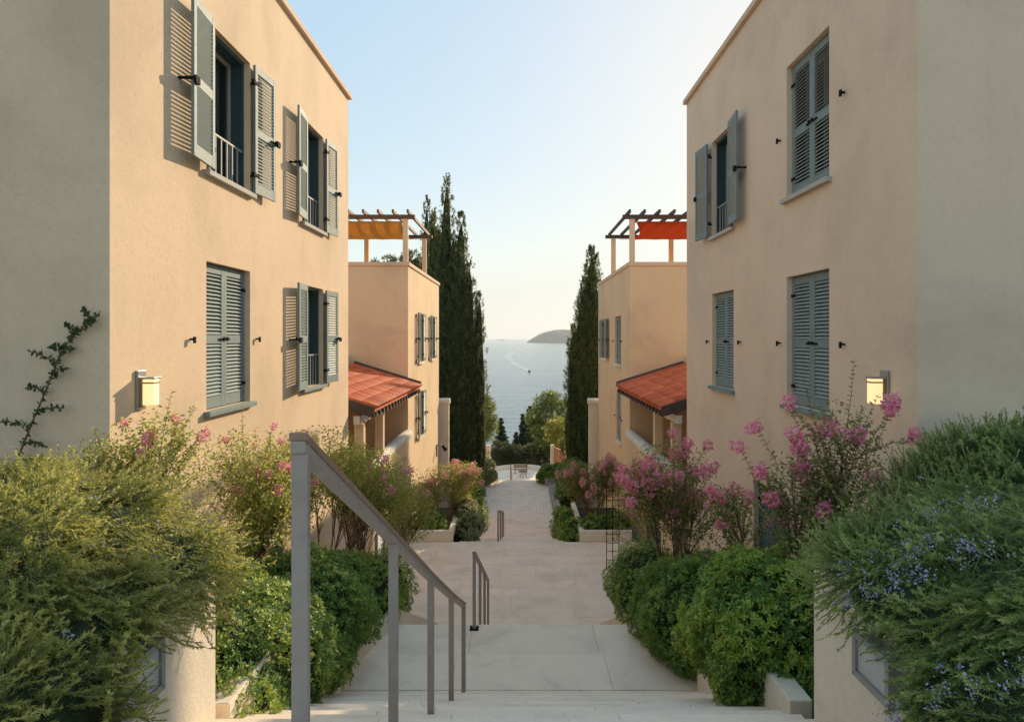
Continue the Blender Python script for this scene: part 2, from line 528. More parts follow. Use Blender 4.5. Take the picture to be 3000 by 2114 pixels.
# paved court further down: small pavers
root = link('paved_walk', None, kind='structure')
MB().box(-1.95, 1.85, 27.5, 38.3, -8.5, -8.036).build('bed', 'mortar', root)
mb = MB()
y, r = 27.52, 0
while y < 37.6:
    x = -1.9 + (.17 if r % 2 else 0)
    while x < 1.8:
        dz = random.uniform(-.003, .003)
        mb.box(x + .006, min(x + .34, 1.8) - .006, y + .007, y + .185, -8.06, -8.0 + dz)
        x += .34
    y += .192
    r += 1
mb.build('pavers', 'brick', root, kind='stuff')
slab_row(root, 'edge_stone', 'stone', -1.9, 1.8, 37.62, 38.28, -7.994, .06, .7, 1.1)

# round terrace by the sea view
root = link('round_terrace', None, kind='structure')
n = 40
poly = [(0.1 + 3.1 * math.cos(2 * math.pi * i / n), 56.6 + 4.2 * math.sin(2 * math.pi * i / n)) for i in range(n)]
MB().prism(poly, 'z', -12.1, -11.69).build('paving', 'stone', root)
t = thing('curved_wall', 'low pale curved wall closing the far round terrace', 'wall', (0.1, 56.6, -11.69))
mb = MB()
N_ = 44
a0, a1 = R(-28), R(208)
for ri, ro, z0, z1 in ((3.1, 3.35, -.3, .34),):
    V, F = [], []
    for i in range(N_ + 1):
        a = a0 + (a1 - a0) * i / N_
        for r_, z_ in ((ri, z0), (ri, z1), (ro, z1), (ro, z0)):
            V.append((r_ * math.cos(a), r_ * 1.36 * math.sin(a), z_))
    for i in range(N_):
        for k in range(4):
            F.append((i * 4 + k, i * 4 + (k + 1) % 4, (i + 1) * 4 + (k + 1) % 4, (i + 1) * 4 + k))
    F += [(0, 1, 2, 3), (N_ * 4 + 3, N_ * 4 + 2, N_ * 4 + 1, N_ * 4)]
    mb.add(V, F)
mb.build('wall', 'capwhite', t)
bt = thing('bench', 'small brown wooden bench on the far round terrace', 'bench', (0.15, 58.6, -11.68))
for k in range(3):
    MB().box(-.75, .75, -.22 + k * .15, -.09 + k * .15, .42, .46).build('slat', 'wood', bt)
for k in range(2):
    MB().box(-.75, .75, .25, .28, .62 + k * .16, .74 + k * .16).build('back_slat', 'wood', bt)
for sx in (-.6, .6):
    MB().box(sx - .04, sx + .04, -.2, -.13, 0, .42).build('leg', 'wood', bt)
    MB().box(sx - .04, sx + .04, .2, .26, 0, .92).build('leg', 'wood', bt)
bt.scale = (.8, .8, .8)
bt = thing('side_table', 'small round table in front of the bench on the round terrace', 'table', (0.35, 56.9, -11.68))
MB().prism([(.4 * math.cos(i * math.pi / 8), .4 * math.sin(i * math.pi / 8)) for i in range(16)], 'z', .50, .54).build('table_top', 'wood', bt)
for a in (0.5, 2.6, 4.7):
    MB().tube([(.12 * math.cos(a), .12 * math.sin(a), .5), (.3 * math.cos(a), .3 * math.sin(a), 0)], .022, 6).build('leg', 'iron', bt)

# ------------------------------------------------------------------ walls with openings
def wall_x(mb, X, sgn, y0, y1, z0, z1, ops, depth):
    """wall in the plane x=X with outward normal sgn*x; ops (ya,yb,za,zb)"""
    Y = sorted({y0, y1} | {o[0] for o in ops} | {o[1] for o in ops})
    Z = sorted({z0, z1} | {o[2] for o in ops} | {o[3] for o in ops})
    def inside(y, z):
        return any(o[0] < y < o[1] and o[2] < z < o[3] for o in ops)
    def q(a):
        mb.add(a if sgn > 0 else a[::-1], [(0, 1, 2, 3)])
    for i in range(len(Y) - 1):
        for j in range(len(Z) - 1):
            if not inside((Y[i] + Y[i + 1]) / 2, (Z[j] + Z[j + 1]) / 2):
                q([(X, Y[i], Z[j]), (X, Y[i + 1], Z[j]), (X, Y[i + 1], Z[j + 1]), (X, Y[i], Z[j + 1])])
    xi = X - sgn * depth
    for a, b, c, d in ops:
        q([(X, a, c), (X, a, d), (xi, a, d), (xi, a, c)])
        q([(X, b, d), (X, b, c), (xi, b, c), (xi, b, d)])
        q([(X, a, d), (X, b, d), (xi, b, d), (xi, a, d)])
        q([(X, b, c), (X, a, c), (xi, a, c), (xi, b, c)])

SH = {}
def shutter_mesh(w, h, tilt=54, paint='shutter'):
    """leaf in local x (0..w), z (0..h), thickness along y (outer face at -y)"""
    k = ('f', round(w, 3), round(h, 3), tilt, paint)
    sp = 'slat' if paint == 'shutter' else paint
    if k not in SH:
        t = .036
        mb = MB()
        mb.box(0, .075, 0, t, 0, h)
        mb.box(w - .075, w, 0, t, 0, h)
        mb.box(.075, w - .075, .002, t - .002, h - .10, h - .001)
        mb.box(.075, w - .075, .002, t - .002, h * .48 - .055, h * .48 + .055)
        mb.box(.075, w - .075, .002, t - .002, .001, .14)
        SH[k] = mb.mesh('shutter_frame')
        SH[k].materials.append(M[paint])
        sm = MB()
        Mx = Matrix.Translation((0, t / 2, 0)) @ Matrix.Rotation(R(tilt), 4, 'X')
        sm.obox(Mx, w - .15, .048, .010)
        SH['s' + str(k)] = sm.mesh('slat')
        SH['s' + str(k)].materials.append(M[sp])
        zs = []
        for a, b in ((.14, h * .48 - .055), (h * .48 + .055, h - .10)):
            n = int((b - a) / .0465)
            zs += [a + (i + .5) * (b - a) / n for i in range(n)]
        SH['z' + str(k)] = zs
        jm = MB()
        for z in zs:
            jm.obox(Matrix.Translation((w / 2, t / 2, z)) @ Matrix.Rotation(R(tilt), 4, 'X'), w - .15, .048, .008)
        SH['j' + str(k)] = jm.mesh('louvre')
        SH['j' + str(k)].materials.append(M[sp])
        hm = MB()
        hm.box(-.055, .10, -.012, 0, -.02, .02)
        hm.box(-.075, -.03, -.02, .02, -.028, .028)
        SH['h'] = hm.mesh('hinge'); SH['h'].materials.append(M['iron'])
        lm = MB()
        lm.box(w - .16, w - .02, -.014, 0, -.012, .012)
        lm.box(w - .06, w - .03, -.035, -.014, -.01, .03)
        SH['l' + str(k)] = lm.mesh('latch'); SH['l' + str(k)].materials.append(M['iron'])
    return k

def shutter(parent, origin, ang, w, h, flip=False, slats=True, fine=True, tilt=54, paint='shutter'):
    """origin = hinge foot; ang = direction of the leaf in plan; flip mirrors the outer face"""
    k = shutter_mesh(w, h, tilt, paint)
    o = link('shutter', SH[k], None, parent)
    o.location = origin
    o.rotation_euler = (0, 0, ang)
    if flip:
        o.scale = (1, -1, 1)
    if slats:
        for z in SH['z' + str(k)]:
            s = link('slat', SH['s' + str(k)], None, o)
            s.location = (w / 2, 0, z)
    else:
        link('louvre', SH['j' + str(k)], None, o)
    if fine:
        for z in (h * .14, h * .86):
            hh = link('hinge', SH['h'], None, o)
            hh.location = (0, 0, z)
        ll = link('latch', SH['l' + str(k)], None, o)
        ll.location = (0, 0, h * .48)
    return o

def window(parent, X, sgn, op, depth=.30, curtain=False, rail_=False):
    """teal lined frame, sashes and glass in an opening of the wall at x=X"""
    ya, yb, za, zb = op
    xo, xi = X - sgn * .085, X - sgn * (depth + .02)
    x0, x1 = min(xo, xi), max(xo, xi)
    f = MB()
    f.box(x0, x1, ya + .002, ya + .045, za + .002, zb - .002)
    f.box(x0, x1, yb - .045, yb - .002, za + .002, zb - .002)
    f.box(x0, x1, ya + .045, yb - .045, zb - .05, zb - .002)
    w = f.build('window', 'teal', parent)
    xg = X - sgn * (depth - .02)
    ym = (ya + yb) / 2
    for a, b in ((ya + .047, ym - .003), (ym + .003, yb - .047)):
        g = MB()
        for (p, q, r, s) in ((a, a + .055, za + .01, zb - .052), (b - .055, b, za + .01, zb - .052), (a + .055, b - .055, za + .01, za + .08), (a + .055, b - .055, zb - .11, zb - .052)):
            g.box(xg - .025, xg + .025, p, q, r, s)
        g.build('sash', 'sash', w)
        MB().box(xg - .004, xg + .004, a + .05, b - .05, za + .07, zb - .10).build('pane', 'glass', w)
    if rail_:
        # gathered curtain just inside, at the far half of the opening
        V, F = [], []
        nn = 26
        for i in range(nn + 1):
            yy = yb - .06 - (yb - ya) * .36 * i / nn
            xx = X - sgn * (depth + .12 + .035 * math.sin(i * 1.5))
            V += [(xx, yy, za + .05), (xx + sgn * .01 * math.sin(i), yy - .05 * (i / nn), zb - .02)]
        for i in range(nn):
            F.append((i * 2, i * 2 + 2, i * 2 + 3, i * 2 + 1))
        MB().add(V, F).build('curtain', 'curtain', w, smooth=True)
        xr = X - sgn * .10
        MB().box(xr - .012, xr + .012, ya + .05, yb - .05, za + .56, za + .585).build('guard_rail', 'white_metal', w)
        y = ya + .12
        while y < yb - .08:
            MB().box(xr - .008, xr + .008, y, y + .022, za + .01, za + .56).build('guard_bar', 'white_metal', w)
            y += .17
    return w

def sill(parent, X, sgn, op, mat='sill', th=.065):
    ya, yb, za, zb = op
    a, b = X - sgn * .20, X + sgn * .075
    MB().box(min(a, b), max(a, b), ya - .07, yb + .07, za - th, za - .001).build('sill', mat, parent, bevel=.006)

def holdback(parent, X, sgn, y, z):
    mb = MB()
    mb.box(min(X, X + sgn * .05), max(X, X + sgn * .05), y - .012, y + .012, z - .012, z + .012)
    mb.box(min(X + sgn * .04, X + sgn * .062), max(X + sgn * .04, X + sgn * .062), y - .018, y + .018, z - .045, z + .03)
    mb.build('holdback', 'iron', parent)

def closed_pair(parent, X, sgn, op, slats=True, fine=True, paint='shutter'):
    ya, yb, za, zb = op
    w = (yb - ya) / 2 - .022
    h = zb - za - .03
    x = X - sgn * .075
    # sgn>0: outer face must look to +x
    if sgn > 0:
        shutter(parent, (x, ya + .02, za + .012), R(90), w, h, False, slats, fine, 40, paint)
        shutter(parent, (x, yb - .02, za + .012), R(-90), w, h, True, slats, fine, 40, paint)
    else:
        shutter(parent, (x, ya + .02, za + .012), R(90), w, h, True, slats, fine, 40, paint)
        shutter(parent, (x, yb - .02, za + .012), R(-90), w, h, False, slats, fine, 40, paint)

def open_pair(parent, X, sgn, op, stand=(.075, .075), swing=(5, 5), slats=True, fine=True):
    """leaves thrown back against the wall, on iron stand-offs"""
    ya, yb, za, zb = op
    w = (yb - ya) / 2 - .022
    h = zb - za - .03
    # near leaf
    a = R(-90 + sgn * swing[0])
    shutter(parent, (X + sgn * stand[0], ya - .01, za + .012), a, w, h, sgn < 0, slats, fine)
    a = R(90 - sgn * swing[1])
    shutter(parent, (X + sgn * stand[1], yb + .01, za + .012), a, w, h, False, slats, fine)
    for y, d, st, sw in ((ya, -1, stand[0], swing[0]), (yb, 1, stand[1], swing[1])):
        for z in (za + h * .14, za + h * .86):
            m_ = MB()
            xa_, xb_ = X - sgn * .06, X + sgn * (st + .01)
            m_.box(min(xa_, xb_), max(xa_, xb_), y + d * .0 - .012 + d * .014, y + .012 + d * .014, z - .014, z + .014)
            m_.build('hinge_arm', 'iron', parent)
        # catch near the free edge
        ye = y + d * (w - .02)
        xe = X + sgn * (st + math.sin(R(sw)) * w + .036)
        m_ = MB()
        m_.box(min(X, xe + sgn * .03), max(X, xe + sgn * .03), ye + d * .045 - .012, ye + d * .045 + .012, za + h * .48 - .014, za + h * .48 + .014)
        m_.box(min(xe, xe + sgn * .03), max(xe, xe + sgn * .03), min(ye - d * .06, ye + d * .04), max(ye - d * .06, ye + d * .04), za + h * .48 - .05, za + h * .48 + .035)
        m_.build('catch', 'iron', parent)

def wall_light(name, label, X, sgn, y, z):
    t = thing(name, label, 'wall light', (X, y, z), 'wall lights on the two front houses')
    def bx(a, b):
        return (min(sgn * a, sgn * b), max(sgn * a, sgn * b))
    MB().box(*bx(0.001, .03), -.075, .075, -.20, .19).build('back_plate', 'alu', t, bevel=.004)
    MB().box(*bx(.03, .185), -.062, .062, .105, .125).build('cap', 'alu', t, bevel=.003)
    MB().box(*bx(.03, .06), -.055, .055, -.16, .105).build('bracket', 'brass', t)
    MB().box(*bx(.062, .175), -.055, .055, -.155, .104).build('lamp_shade', 'lamp', t, bevel=.01)
    MB().box(*bx(.060, .178), -.058, .058, .060, .075).build('band', 'brass', t)
    return t

# ------------------------------------------------------------------ the two front houses
BOT = -7.5
def front_house(side, label, y0, y1, top, mat, wins, cellar):
    """side -1 left, +1 right; wins: (opening, state)"""
    X, sgn = 3.8 * side, -side
    root = thing('apartment_house', label, 'house', (X, y0, BOT), 'houses along the stairs')
    inv = Matrix.Translation((-X, -y0, -BOT))
    holder = link('house_parts_tmp', None)
    mb = MB()
    ops = [w[0] for w in wins] + [c for c in cellar]
    wall_x(mb, X, sgn, y0, y1, BOT, top, ops, .32)
    Xo = side * 13.0
    def q(a):
        mb.add(a, [(0, 1, 2, 3)])
    q([(X, y0, BOT), (Xo, y0, BOT), (Xo, y0, top), (X, y0, top)])
    q([(X, y1, BOT), (Xo, y1, BOT), (Xo, y1, top), (X, y1, top)])
    q([(Xo, y0, BOT), (Xo, y1, BOT), (Xo, y1, top), (Xo, y0, top)])
    q([(X, y0, top - .3), (Xo, y0, top - .3), (Xo, y1, top - .3), (X, y1, top - .3)])
    q([(X - sgn * .3, y0, top), (X - sgn * .3, y1, top), (X - sgn * .3, y1, top - .3), (X - sgn * .3, y0, top - .3)])
    parts = [mb.build('wall', mat)]
    # inner room back wall so that windows look into a room
    e = X - sgn * 3.2
    parts.append(MB().box(min(e, e + .05), max(e, e + .05), y0 + .1, y1 - .1, BOT + .2, top - .35).build('room_wall', 'cream'))
    for zf in (-1.75, 1.2):
        parts.append(MB().box(min(e, X - sgn * .33), max(e, X - sgn * .33), y0 + .1, y1 - .1, zf - .12, zf).build('room_floor', 'wood'))
    a, b = X + sgn * .075, X - sgn * .34
    cp = MB()
    cp.box(min(a, b), max(a, b), y0 - .07, y1 + .07, top + .001, top + .105)
    parts.append(cp.build('coping', 'coping', bevel=.012))
    xe = Xo
    parts.append(MB().box(min(b, xe), max(b, xe), y0 - .07, y0 + .34, top + .001, top + .103).build('coping', 'coping', bevel=.012))
    parts.append(MB().box(min(b, xe), max(b, xe), y1 - .34, y1 + .07, top + .001, top + .103).build('coping', 'coping', bevel=.012))
    tmp = link('tmp', None)
    for op, state in wins:
        window(tmp, X, sgn, op, rail_=(state == 'open'))
        sill(tmp, X, sgn, op, 'shutter' if op[2] < 0 else 'sill')
        zc = op[2] + (op[3] - op[2]) * .48
        if state == 'open':
            open_pair(tmp, X, sgn, op)
        else:
            closed_pair(tmp, X, sgn, op)
            holdback(tmp, X, sgn, op[0] - (op[1] - op[0]) * .30, zc)
            holdback(tmp, X, sgn, op[1] + (op[1] - op[0]) * .17, zc)
    for op in cellar:
        window(tmp, X, sgn, op)
        closed_pair(tmp, X, sgn, op, slats=False, paint='teal')
    for c in list(tmp.children) + parts:
        c.parent = root
        c.location = Vector(c.location) - Vector((X, y0, BOT))
    bpy.data.objects.remove(tmp)
    bpy.data.objects.remove(holder)
    return root

UL, LL = (2.03, 3.87), (-.90, .93)
front_house(-1, 'sunlit ochre plaster house at the left with four shuttered windows', 6.34, 15.2, 5.30, 'stucco',
            [((8.30, 9.65, *UL), 'open'), ((11.95, 13.25, *UL), 'open'), ((8.30, 9.65, *LL), 'closed'), ((11.95, 13.25, *LL), 'open')],
            [(9.75, 11.0, -4.4, -2.35)])
UR, LR = (1.96, 3.82), (-.94, .85)
front_house(1, 'shaded peach plaster house at the right with four shuttered windows', 6.5, 15.45, 5.27, 'stucco_r',
            [((8.36, 9.69, *UR), 'closed'), ((12.08, 13.42, *UR), 'open'), ((8.36, 9.69, *LR), 'closed'), ((12.08, 13.42, *LR), 'closed')],
            [(9.55, 11.05, -4.4, -2.28)])
wall_light('wall_lamp', 'wall lamp on the sunlit ochre house near its front corner', -3.8, 1, 6.83, -.52)
wall_light('wall_lamp', 'lit wall lamp on the shaded peach house near its front corner', 3.8, -1, 7.06, -.53)

# ------------------------------------------------------------------ the two lower houses with porch roofs
def lower_house(side, label, mat, wins, far):
    X, sgn = 3.75 * side, -side
    y0, y1, top, bot = 23.1, far, 2.42, -9.5
    Xo = side * 13.5
    root = thing('apartment_house', label, 'house', (X, y0, bot), 'houses along the stairs')
    tmp = link('tmp', None)
    mb = MB()
    wall_x(mb, X, sgn, y0, y1, bot, top, [w[0] for w in wins], .25)
    for a in ([(X, y0, bot), (Xo, y0, bot), (Xo, y0, top), (X, y0, top)], [(X, y1, bot), (Xo, y1, bot), (Xo, y1, top), (X, y1, top)],
              [(Xo, y0, bot), (Xo, y1, bot), (Xo, y1, top), (Xo, y0, top)], [(X, y0, top - .9), (Xo, y0, top - .9), (Xo, y1, top - .9), (X, y1, top - .9)],
              [(X - sgn * .28, y0 + .28, top), (X - sgn * .28, y1, top), (X - sgn * .28, y1, top - .9), (X - sgn * .28, y0 + .28, top - .9)]):
        mb.add(a, [(0, 1, 2, 3)])
    mb.build('wall', mat, tmp)
    a, b = X + sgn * .05, X - sgn * .30
    MB().box(min(a, b), max(a, b), y0 - .05, y1 + .05, top + .001, top + .13).build('coping', 'coping', tmp, bevel=.01)
    MB().box(min(b, Xo), max(b, Xo), y0 - .05, y0 + .30, top + .001, top + .128).build('coping', 'coping', tmp, bevel=.01)
    for op, state in wins:
        window(tmp, X, sgn, op, .24)
        sill(tmp, X, sgn, op, 'capwhite', .09)
        if state == 'open':
            open_pair(tmp, X, sgn, op, (.06, .06), (4, 4), False, True)
        else:
            closed_pair(tmp, X, sgn, op, False, True)
            zc = op[2] + (op[3] - op[2]) * .48
            holdback(tmp, X, sgn, op[0] - .35, zc)
            holdback(tmp, X, sgn, op[1] + .3, zc)
    for c in list(tmp.children):
        c.parent = root
        c.location = Vector(c.location) - Vector((X, y0, bot))
    bpy.data.objects.remove(tmp)
    return root
lower_house(-1, 'lower ochre house beyond the left porch with open cream shutters', 'stucco2',
            [((25.35, 26.45, -.92, .93), 'open'), ((28.9, 30.0, -.92, .93), 'open'), ((25.35, 26.45, -3.74, -2.04), 'open')], 32.0)
lower_house(1, 'lower ochre house beyond the right porch with teal shutters', 'stucco2',
            [((25.05, 26.65, -1.0, .80), 'closed'), ((28.9, 30.1, -.90, .80), 'open'), ((25.05, 26.2, -3.9, -2.03), 'closed')], 32.2)

def pergola(side, label, cmat, wood):
    X, sgn = 3.75 * side, -side
    zb = 2.56
    t = thing('roof_pergola', label, 'pergola', (X, 23.1, zb))
    def bx(mb, a, b, y0, y1, z0, z1):
        return mb.box(min(a, b), max(a, b), y0 - 23.1, y1 - 23.1, z0 - zb, z1 - zb)
    for y in (23.16, 27.75):
        for k in range(3):
            xo = -sgn * (.02 + k * 2.35)
            bx(MB(), xo, xo - sgn * .17, y, y + .17, zb - .02 if k == 0 else zb - .9, 4.02).build('post', 'stucco2', t, bevel=.006)
        bx(MB(), sgn * .22, -sgn * 5.6, y - .03, y + .17, 4.03, 4.16).build('beam', wood, t, bevel=.008)
    for k in range(12):
        xo = sgn * .06 - sgn * k * .50
        bx(MB(), xo, xo - sgn * .07, 22.86, 28.25, 4.17, 4.29).build('rafter', wood, t, bevel=.008)
    # cloth slung under the beams
    nx, ny = 26, 12
    V, F = [], []
    for j in range(ny + 1):
        for i in range(nx + 1):
            u, v = i / nx, j / ny
            edge = .42 * math.sin(math.pi * v) * max(0, 1 - u * 9) if side > 0 else .12 * math.sin(math.pi * v) * max(0, 1 - u * 9)
            V.append((-sgn * (.28 + edge + u * 5.0), .35 + v * 4.2, 3.98 - zb - .20 * math.sin(math.pi * v) ** .8 + .022 * math.sin(u * 40) * math.sin(math.pi * v)))
    for j in range(ny):
        for i in range(nx):
            F.append((j * (nx + 1) + i, j * (nx + 1) + i + 1, (j + 1) * (nx + 1) + i + 1, (j + 1) * (nx + 1) + i))
    mb = MB(); mb.add(V, F)
    c = mb.build('awning', cmat, t, smooth=True)
    sd = c.modifiers.new('thick', 'SOLIDIFY'); sd.thickness = .004
    return t
pergola(-1, 'roof terrace pergola with ochre yellow awning on the left house', 'cloth_yellow', 'wood')
pergola(1, 'roof terrace pergola with vermilion awning on the right house', 'cloth_red', 'wood_dark')

# barrel tile shared by both roofs
def tile_mesh():
    mb = MB()
    n, L = 7, .40
    V, F = [], []
    for j, (y, s) in enumerate(((0, .112), (L, .092))):
        for r_ in (1.0, .84):
            for i in range(n):
                a = math.pi * i / (n - 1)
                V.append((math.cos(a) * s * r_, y, math.sin(a) * s * r_ * .75))
    for i in range(n - 1):
        F.append((i, i + 1, 2 * n + i + 1, 2 * n + i))
        F.append((n + i + 1, n + i, 3 * n + i, 3 * n + i + 1))
        F.append((i + 1, i, n + i, n + i + 1))
    mb.add(V, F)
    m = mb.mesh('tile', True)
    m.materials.append(M['tile'])
    return m
TILE = tile_mesh()

def porch(side, label, y0):
    X, sgn = 3.75 * side, -side
    ye0, ye1 = y0, 23.06
    xe, xr = 3.34 * side, 5.55 * side          # eave, ridge
    ze, zr = -1.66, -.98
    root = thing('porch', label, 'porch', (X, y0, -5.8), 'porches between the houses')
    off = Vector((X, y0, -5.8))
    tmp = link('tmp', None)
    slope = math.atan2(zr - ze, abs(xr - xe))
    Ls = math.hypot(zr - ze, xr - xe)
    # boarding below the tiles
    rf = MB()
    rf.prism([(xe, ze - .06), (xe, ze - .015), (xr, zr - .015), (xr, zr - .06)] if True else [], 'y', ye0, ye1)
    roof = rf.build('roof', 'tile', tmp)
    nc = int((ye1 - ye0) / .222)
    rows = 6
    for c in range(nc):
        for r_ in range(rows):
            o = link('tile', TILE, None, roof)
            f = (r_ * (Ls - .30) / (rows - 1)) / Ls if rows > 1 else 0
            px, pz = xe + sgn * .06 + (xr - xe) * f, ze + (zr - ze) * f
            # local y runs up the slope (towards the ridge)
            up = Vector(((xr - xe) / Ls, 0, (zr - ze) / Ls))
            acr = Vector((0, 1, 0))
            nn = acr.cross(up)
            if nn.z < 0:
                acr = -acr; nn = acr.cross(up)
            Mx = Matrix((acr, up, nn)).transposed().to_4x4()
            Mx.translation = Vector((px, ye0 + .11 + c * (ye1 - ye0) / nc + random.uniform(-.006, .006), pz + .012 + random.uniform(-.003, .003) - .0)) + nn * .0
            Mx = Mx @ Matrix.Rotation(R(2.2), 4, 'X')
            o.matrix_local = Mx
    # gutter board along the near end, flashing along house wall
    MB().prism([(xe + sgn * .02, ze - .20), (xe + sgn * .02, ze + .05), (xr, zr + .05), (xr, zr - .20)], 'y', ye0 - .05, ye0 - .012).build('barge_board', 'wood_dark', tmp)
    MB().prism([(xe + sgn * .05, ze + .05), (xe + sgn * .05, ze + .17), (xr, zr + .19), (xr, zr + .07)], 'y', ye1 - .05, ye1 + .035).build('flashing', 'gutter', tmp)
    # flat part behind the ridge with low white wall
    MB().box(min(xr, 9 * side), max(xr, 9 * side), ye0, ye1, zr - .2, zr + .02).build('flat_roof', 'coping', tmp)
    MB().box(min(xr + side * .12, xr + side * .3), max(xr + side * .12, xr + side * .3), ye0, ye1 - .06, zr + .021, zr + .40).build('roof_kerb', 'capwhite', tmp, bevel=.02)
    # rafter ends
    n = 17
    for k in range(n):
        y = ye0 + .2 + k * (ye1 - ye0 - .4) / (n - 1)
        MB().prism([(xe + sgn * .03 - sgn * .0, ze - .19), (xe + sgn * .03, ze - .075), (xr, zr - .075), (xr, zr - .19)], 'y', y - .05, y + .05).build('rafter', 'wood_dark', tmp)
    MB().box(min(X - .07, X + .07), X + .07, ye0 + .02, ye1 - .04, ze - .36, ze - .16).build('wall_plate', 'capwhite', tmp)
    # columns, parapet with rounded coping
    for y in (ye0 + .35, 18.4):
        MB().box(X - .11, X + .11, y - .11, y + .11, -4.3, ze - .36).build('column', 'stucco2', tmp, bevel=.008)
    MB().box(X - .12, X + .12, ye0 + .02, ye1 - .02, -9.2, -3.32).build('parapet', 'stucco2', tmp)
    pl = [(X - .17, -3.32), (X + .17, -3.32)] + [(X + .17 * math.cos(a), -3.23 + .12 * math.sin(a)) for a in [math.pi * i / 8 for i in range(9)]]
    MB().prism(pl, 'y', ye0 + .02, ye1 - .02).build('coping', 'capwhite', tmp, smooth=False)
    MB().box(min(X + side * .13, 9 * side), max(X + side * .13, 9 * side), ye0 + .02, ye1 - .02, -4.5, -4.3).build('porch_floor', 'stone2', tmp)
    MB().box(min(7.6 * side, 7.7 * side), max(7.6 * side, 7.7 * side), ye0 + .02, ye1 - .02, -4.3, zr - .21).build('back_wall', 'stucco2', tmp)
    # louvred cellar panels at the foot
    lm = MB()
    for k in range(22):
        lm.obox(Matrix.Translation((X + sgn * .15, ye0 + 2.0, -6.9 + k * .085)) @ Matrix.Rotation(R(35) * sgn, 4, 'Y'), .05, .85, .012)
    lv = MB()
    for a, b in ((ye0 + 1.5, ye0 + 1.58), (ye0 + 2.42, ye0 + 2.5)):
        lv.box(min(X + sgn * .121, X + sgn * .18), max(X + sgn * .121, X + sgn * .18), a, b, -7.0, -4.95)
    fr = lv.build('vent_frame', 'white_metal', tmp)
    lm.build('louvre', 'white_metal', fr)
    for c in list(tmp.children):
        c.parent = root
        c.matrix_local = Matrix.Translation(-off) @ c.matrix_local
    bpy.data.objects.remove(tmp)
    return root
porch(-1, 'sunlit terracotta tiled porch roof between the two left houses', 15.75)
porch(1, 'shaded terracotta tiled porch roof between the two right houses', 15.95)

def third_house(side, label):
    X, y0, y1, bot, top = 4.25 * side, 38.6, 48.5, -12, -.6
    t = thing('apartment_house', label, 'house', (X, y0, bot), 'houses along the stairs')
    a, b = 0, side * 9.0
    MB().box(min(a, b), max(a, b), 0, y1 - y0, 0, top - bot).build('wall', 'stucco2', t)
    MB().box(min(a - side * .06, b), max(a - side * .06, b), -.06, y1 - y0 + .06, top - bot + .001, top - bot + .12).build('coping', 'coping', t, bevel=.01)
    for y in (2.2, 6.0):
        for z in (4.6, 7.6):
            w = MB().box(min(-side * .03, side * .05), max(-side * .03, side * .05), y, y + 1.1, z, z + 1.7).build('window', 'shutter', t)
    return t
third_house(-1, 'lowest ochre house behind the big left cypress')
third_house(1, 'lowest ochre house behind the right cypress')

# garden walls at the far ends of the lower houses
def garden_wall(side, label):
    X = 3.75 * side
    sgn = -side
    t = thing('garden_wall', label, 'wall', (X, 32.4, -9))
    a, b = sgn * .42, -sgn * 3
    MB().box(min(a, b), max(a, b), 0, .30, 0, 5.85).build('wall', 'cream', t)
    pl = [(-.06, 5.852), (.36, 5.852)] + [(.15 + .21 * math.cos(q), 5.98 + .13 * math.sin(q)) for q in [math.pi * i / 8 for i in range(9)]]
    MB().prism(pl, 'x', min(a + sgn * .05, b), max(a + sgn * .05, b)).build('coping', 'capwhite', t)
    return t
garden_wall(-1, 'white garden wall with rounded top beside the big left cypress')
garden_wall(1, 'cream garden wall with rounded top beside the right cypress')
t = thing('wall_spotlight', 'small spotlight on a bracket on the lower left house wall', 'spotlight', (-3.75, 31.0, -4.95))
MB().box(.001, .05, -.08, .08, -.45, .1).build('back_plate', 'alu', t)
MB().tube([(.04, 0, .05), (.2, -.05, .12), (.34, -.12, .0)], .03, 8).build('arm', 'alu', t)
MB().tube([(.30, -.1, .05), (.46, -.22, -.12)], [.06, .09], 10).build('lamp_head', 'iron', t)
for side, lab in ((-1, 'white gate pier with terracotta wall beyond the left cypress'), (1, 'white gate pier with terracotta wall beyond the right cypress')):
    t = thing('gate_pier', lab, 'gate pier', (2.35 * side if side > 0 else -2.15, 48, -10.3))
    MB().box(-.13, .13, -.2, .2, -.5, 2.75).build('pier', 'capwhite', t, bevel=.03)
    a, b = side * .14, side * 1.3
    MB().prism([(a, -.5), (b, -.5), (b, 2.1), (a, 2.6)], 'y', -.1, .15).build('side_wall', 'rosewall', t)

# ------------------------------------------------------------------ planters and kerbs by the stairs
def retaining(side, label, yend):
    X = 1.88 * side
    xo = 3.78 * side
    t = thing('planter', label, 'planter', (X, yend, -1.42), 'raised planters at the head of the stairs')
    o = Vector((X, yend, -1.42))
    ins = X + side * .20
    mb = MB()
    mb.box(min(X, ins) - o.x, max(X, ins) - o.x, .6 - o.y, 0, -3.9 - o.z, 0)
    mb.build('side_wall', 'cream', t, bevel=.012)
    MB().box(min(ins, xo) - o.x, max(ins, xo) - o.x, -.20, -.001, -3.9 - o.z, -.001).build('end_wall', 'cream', t, bevel=.01)
    MB().box(min(ins, xo) - o.x, max(ins, xo) - o.x, .6 - o.y, -.2, -1.0, -.12).build('soil', 'soil', t)
    return t
retaining(-1, 'cream planter wall on the left holding the sunlit rosemary', 4.24)
retaining(1, 'cream planter wall on the right holding the flowering rosemary', 4.36)

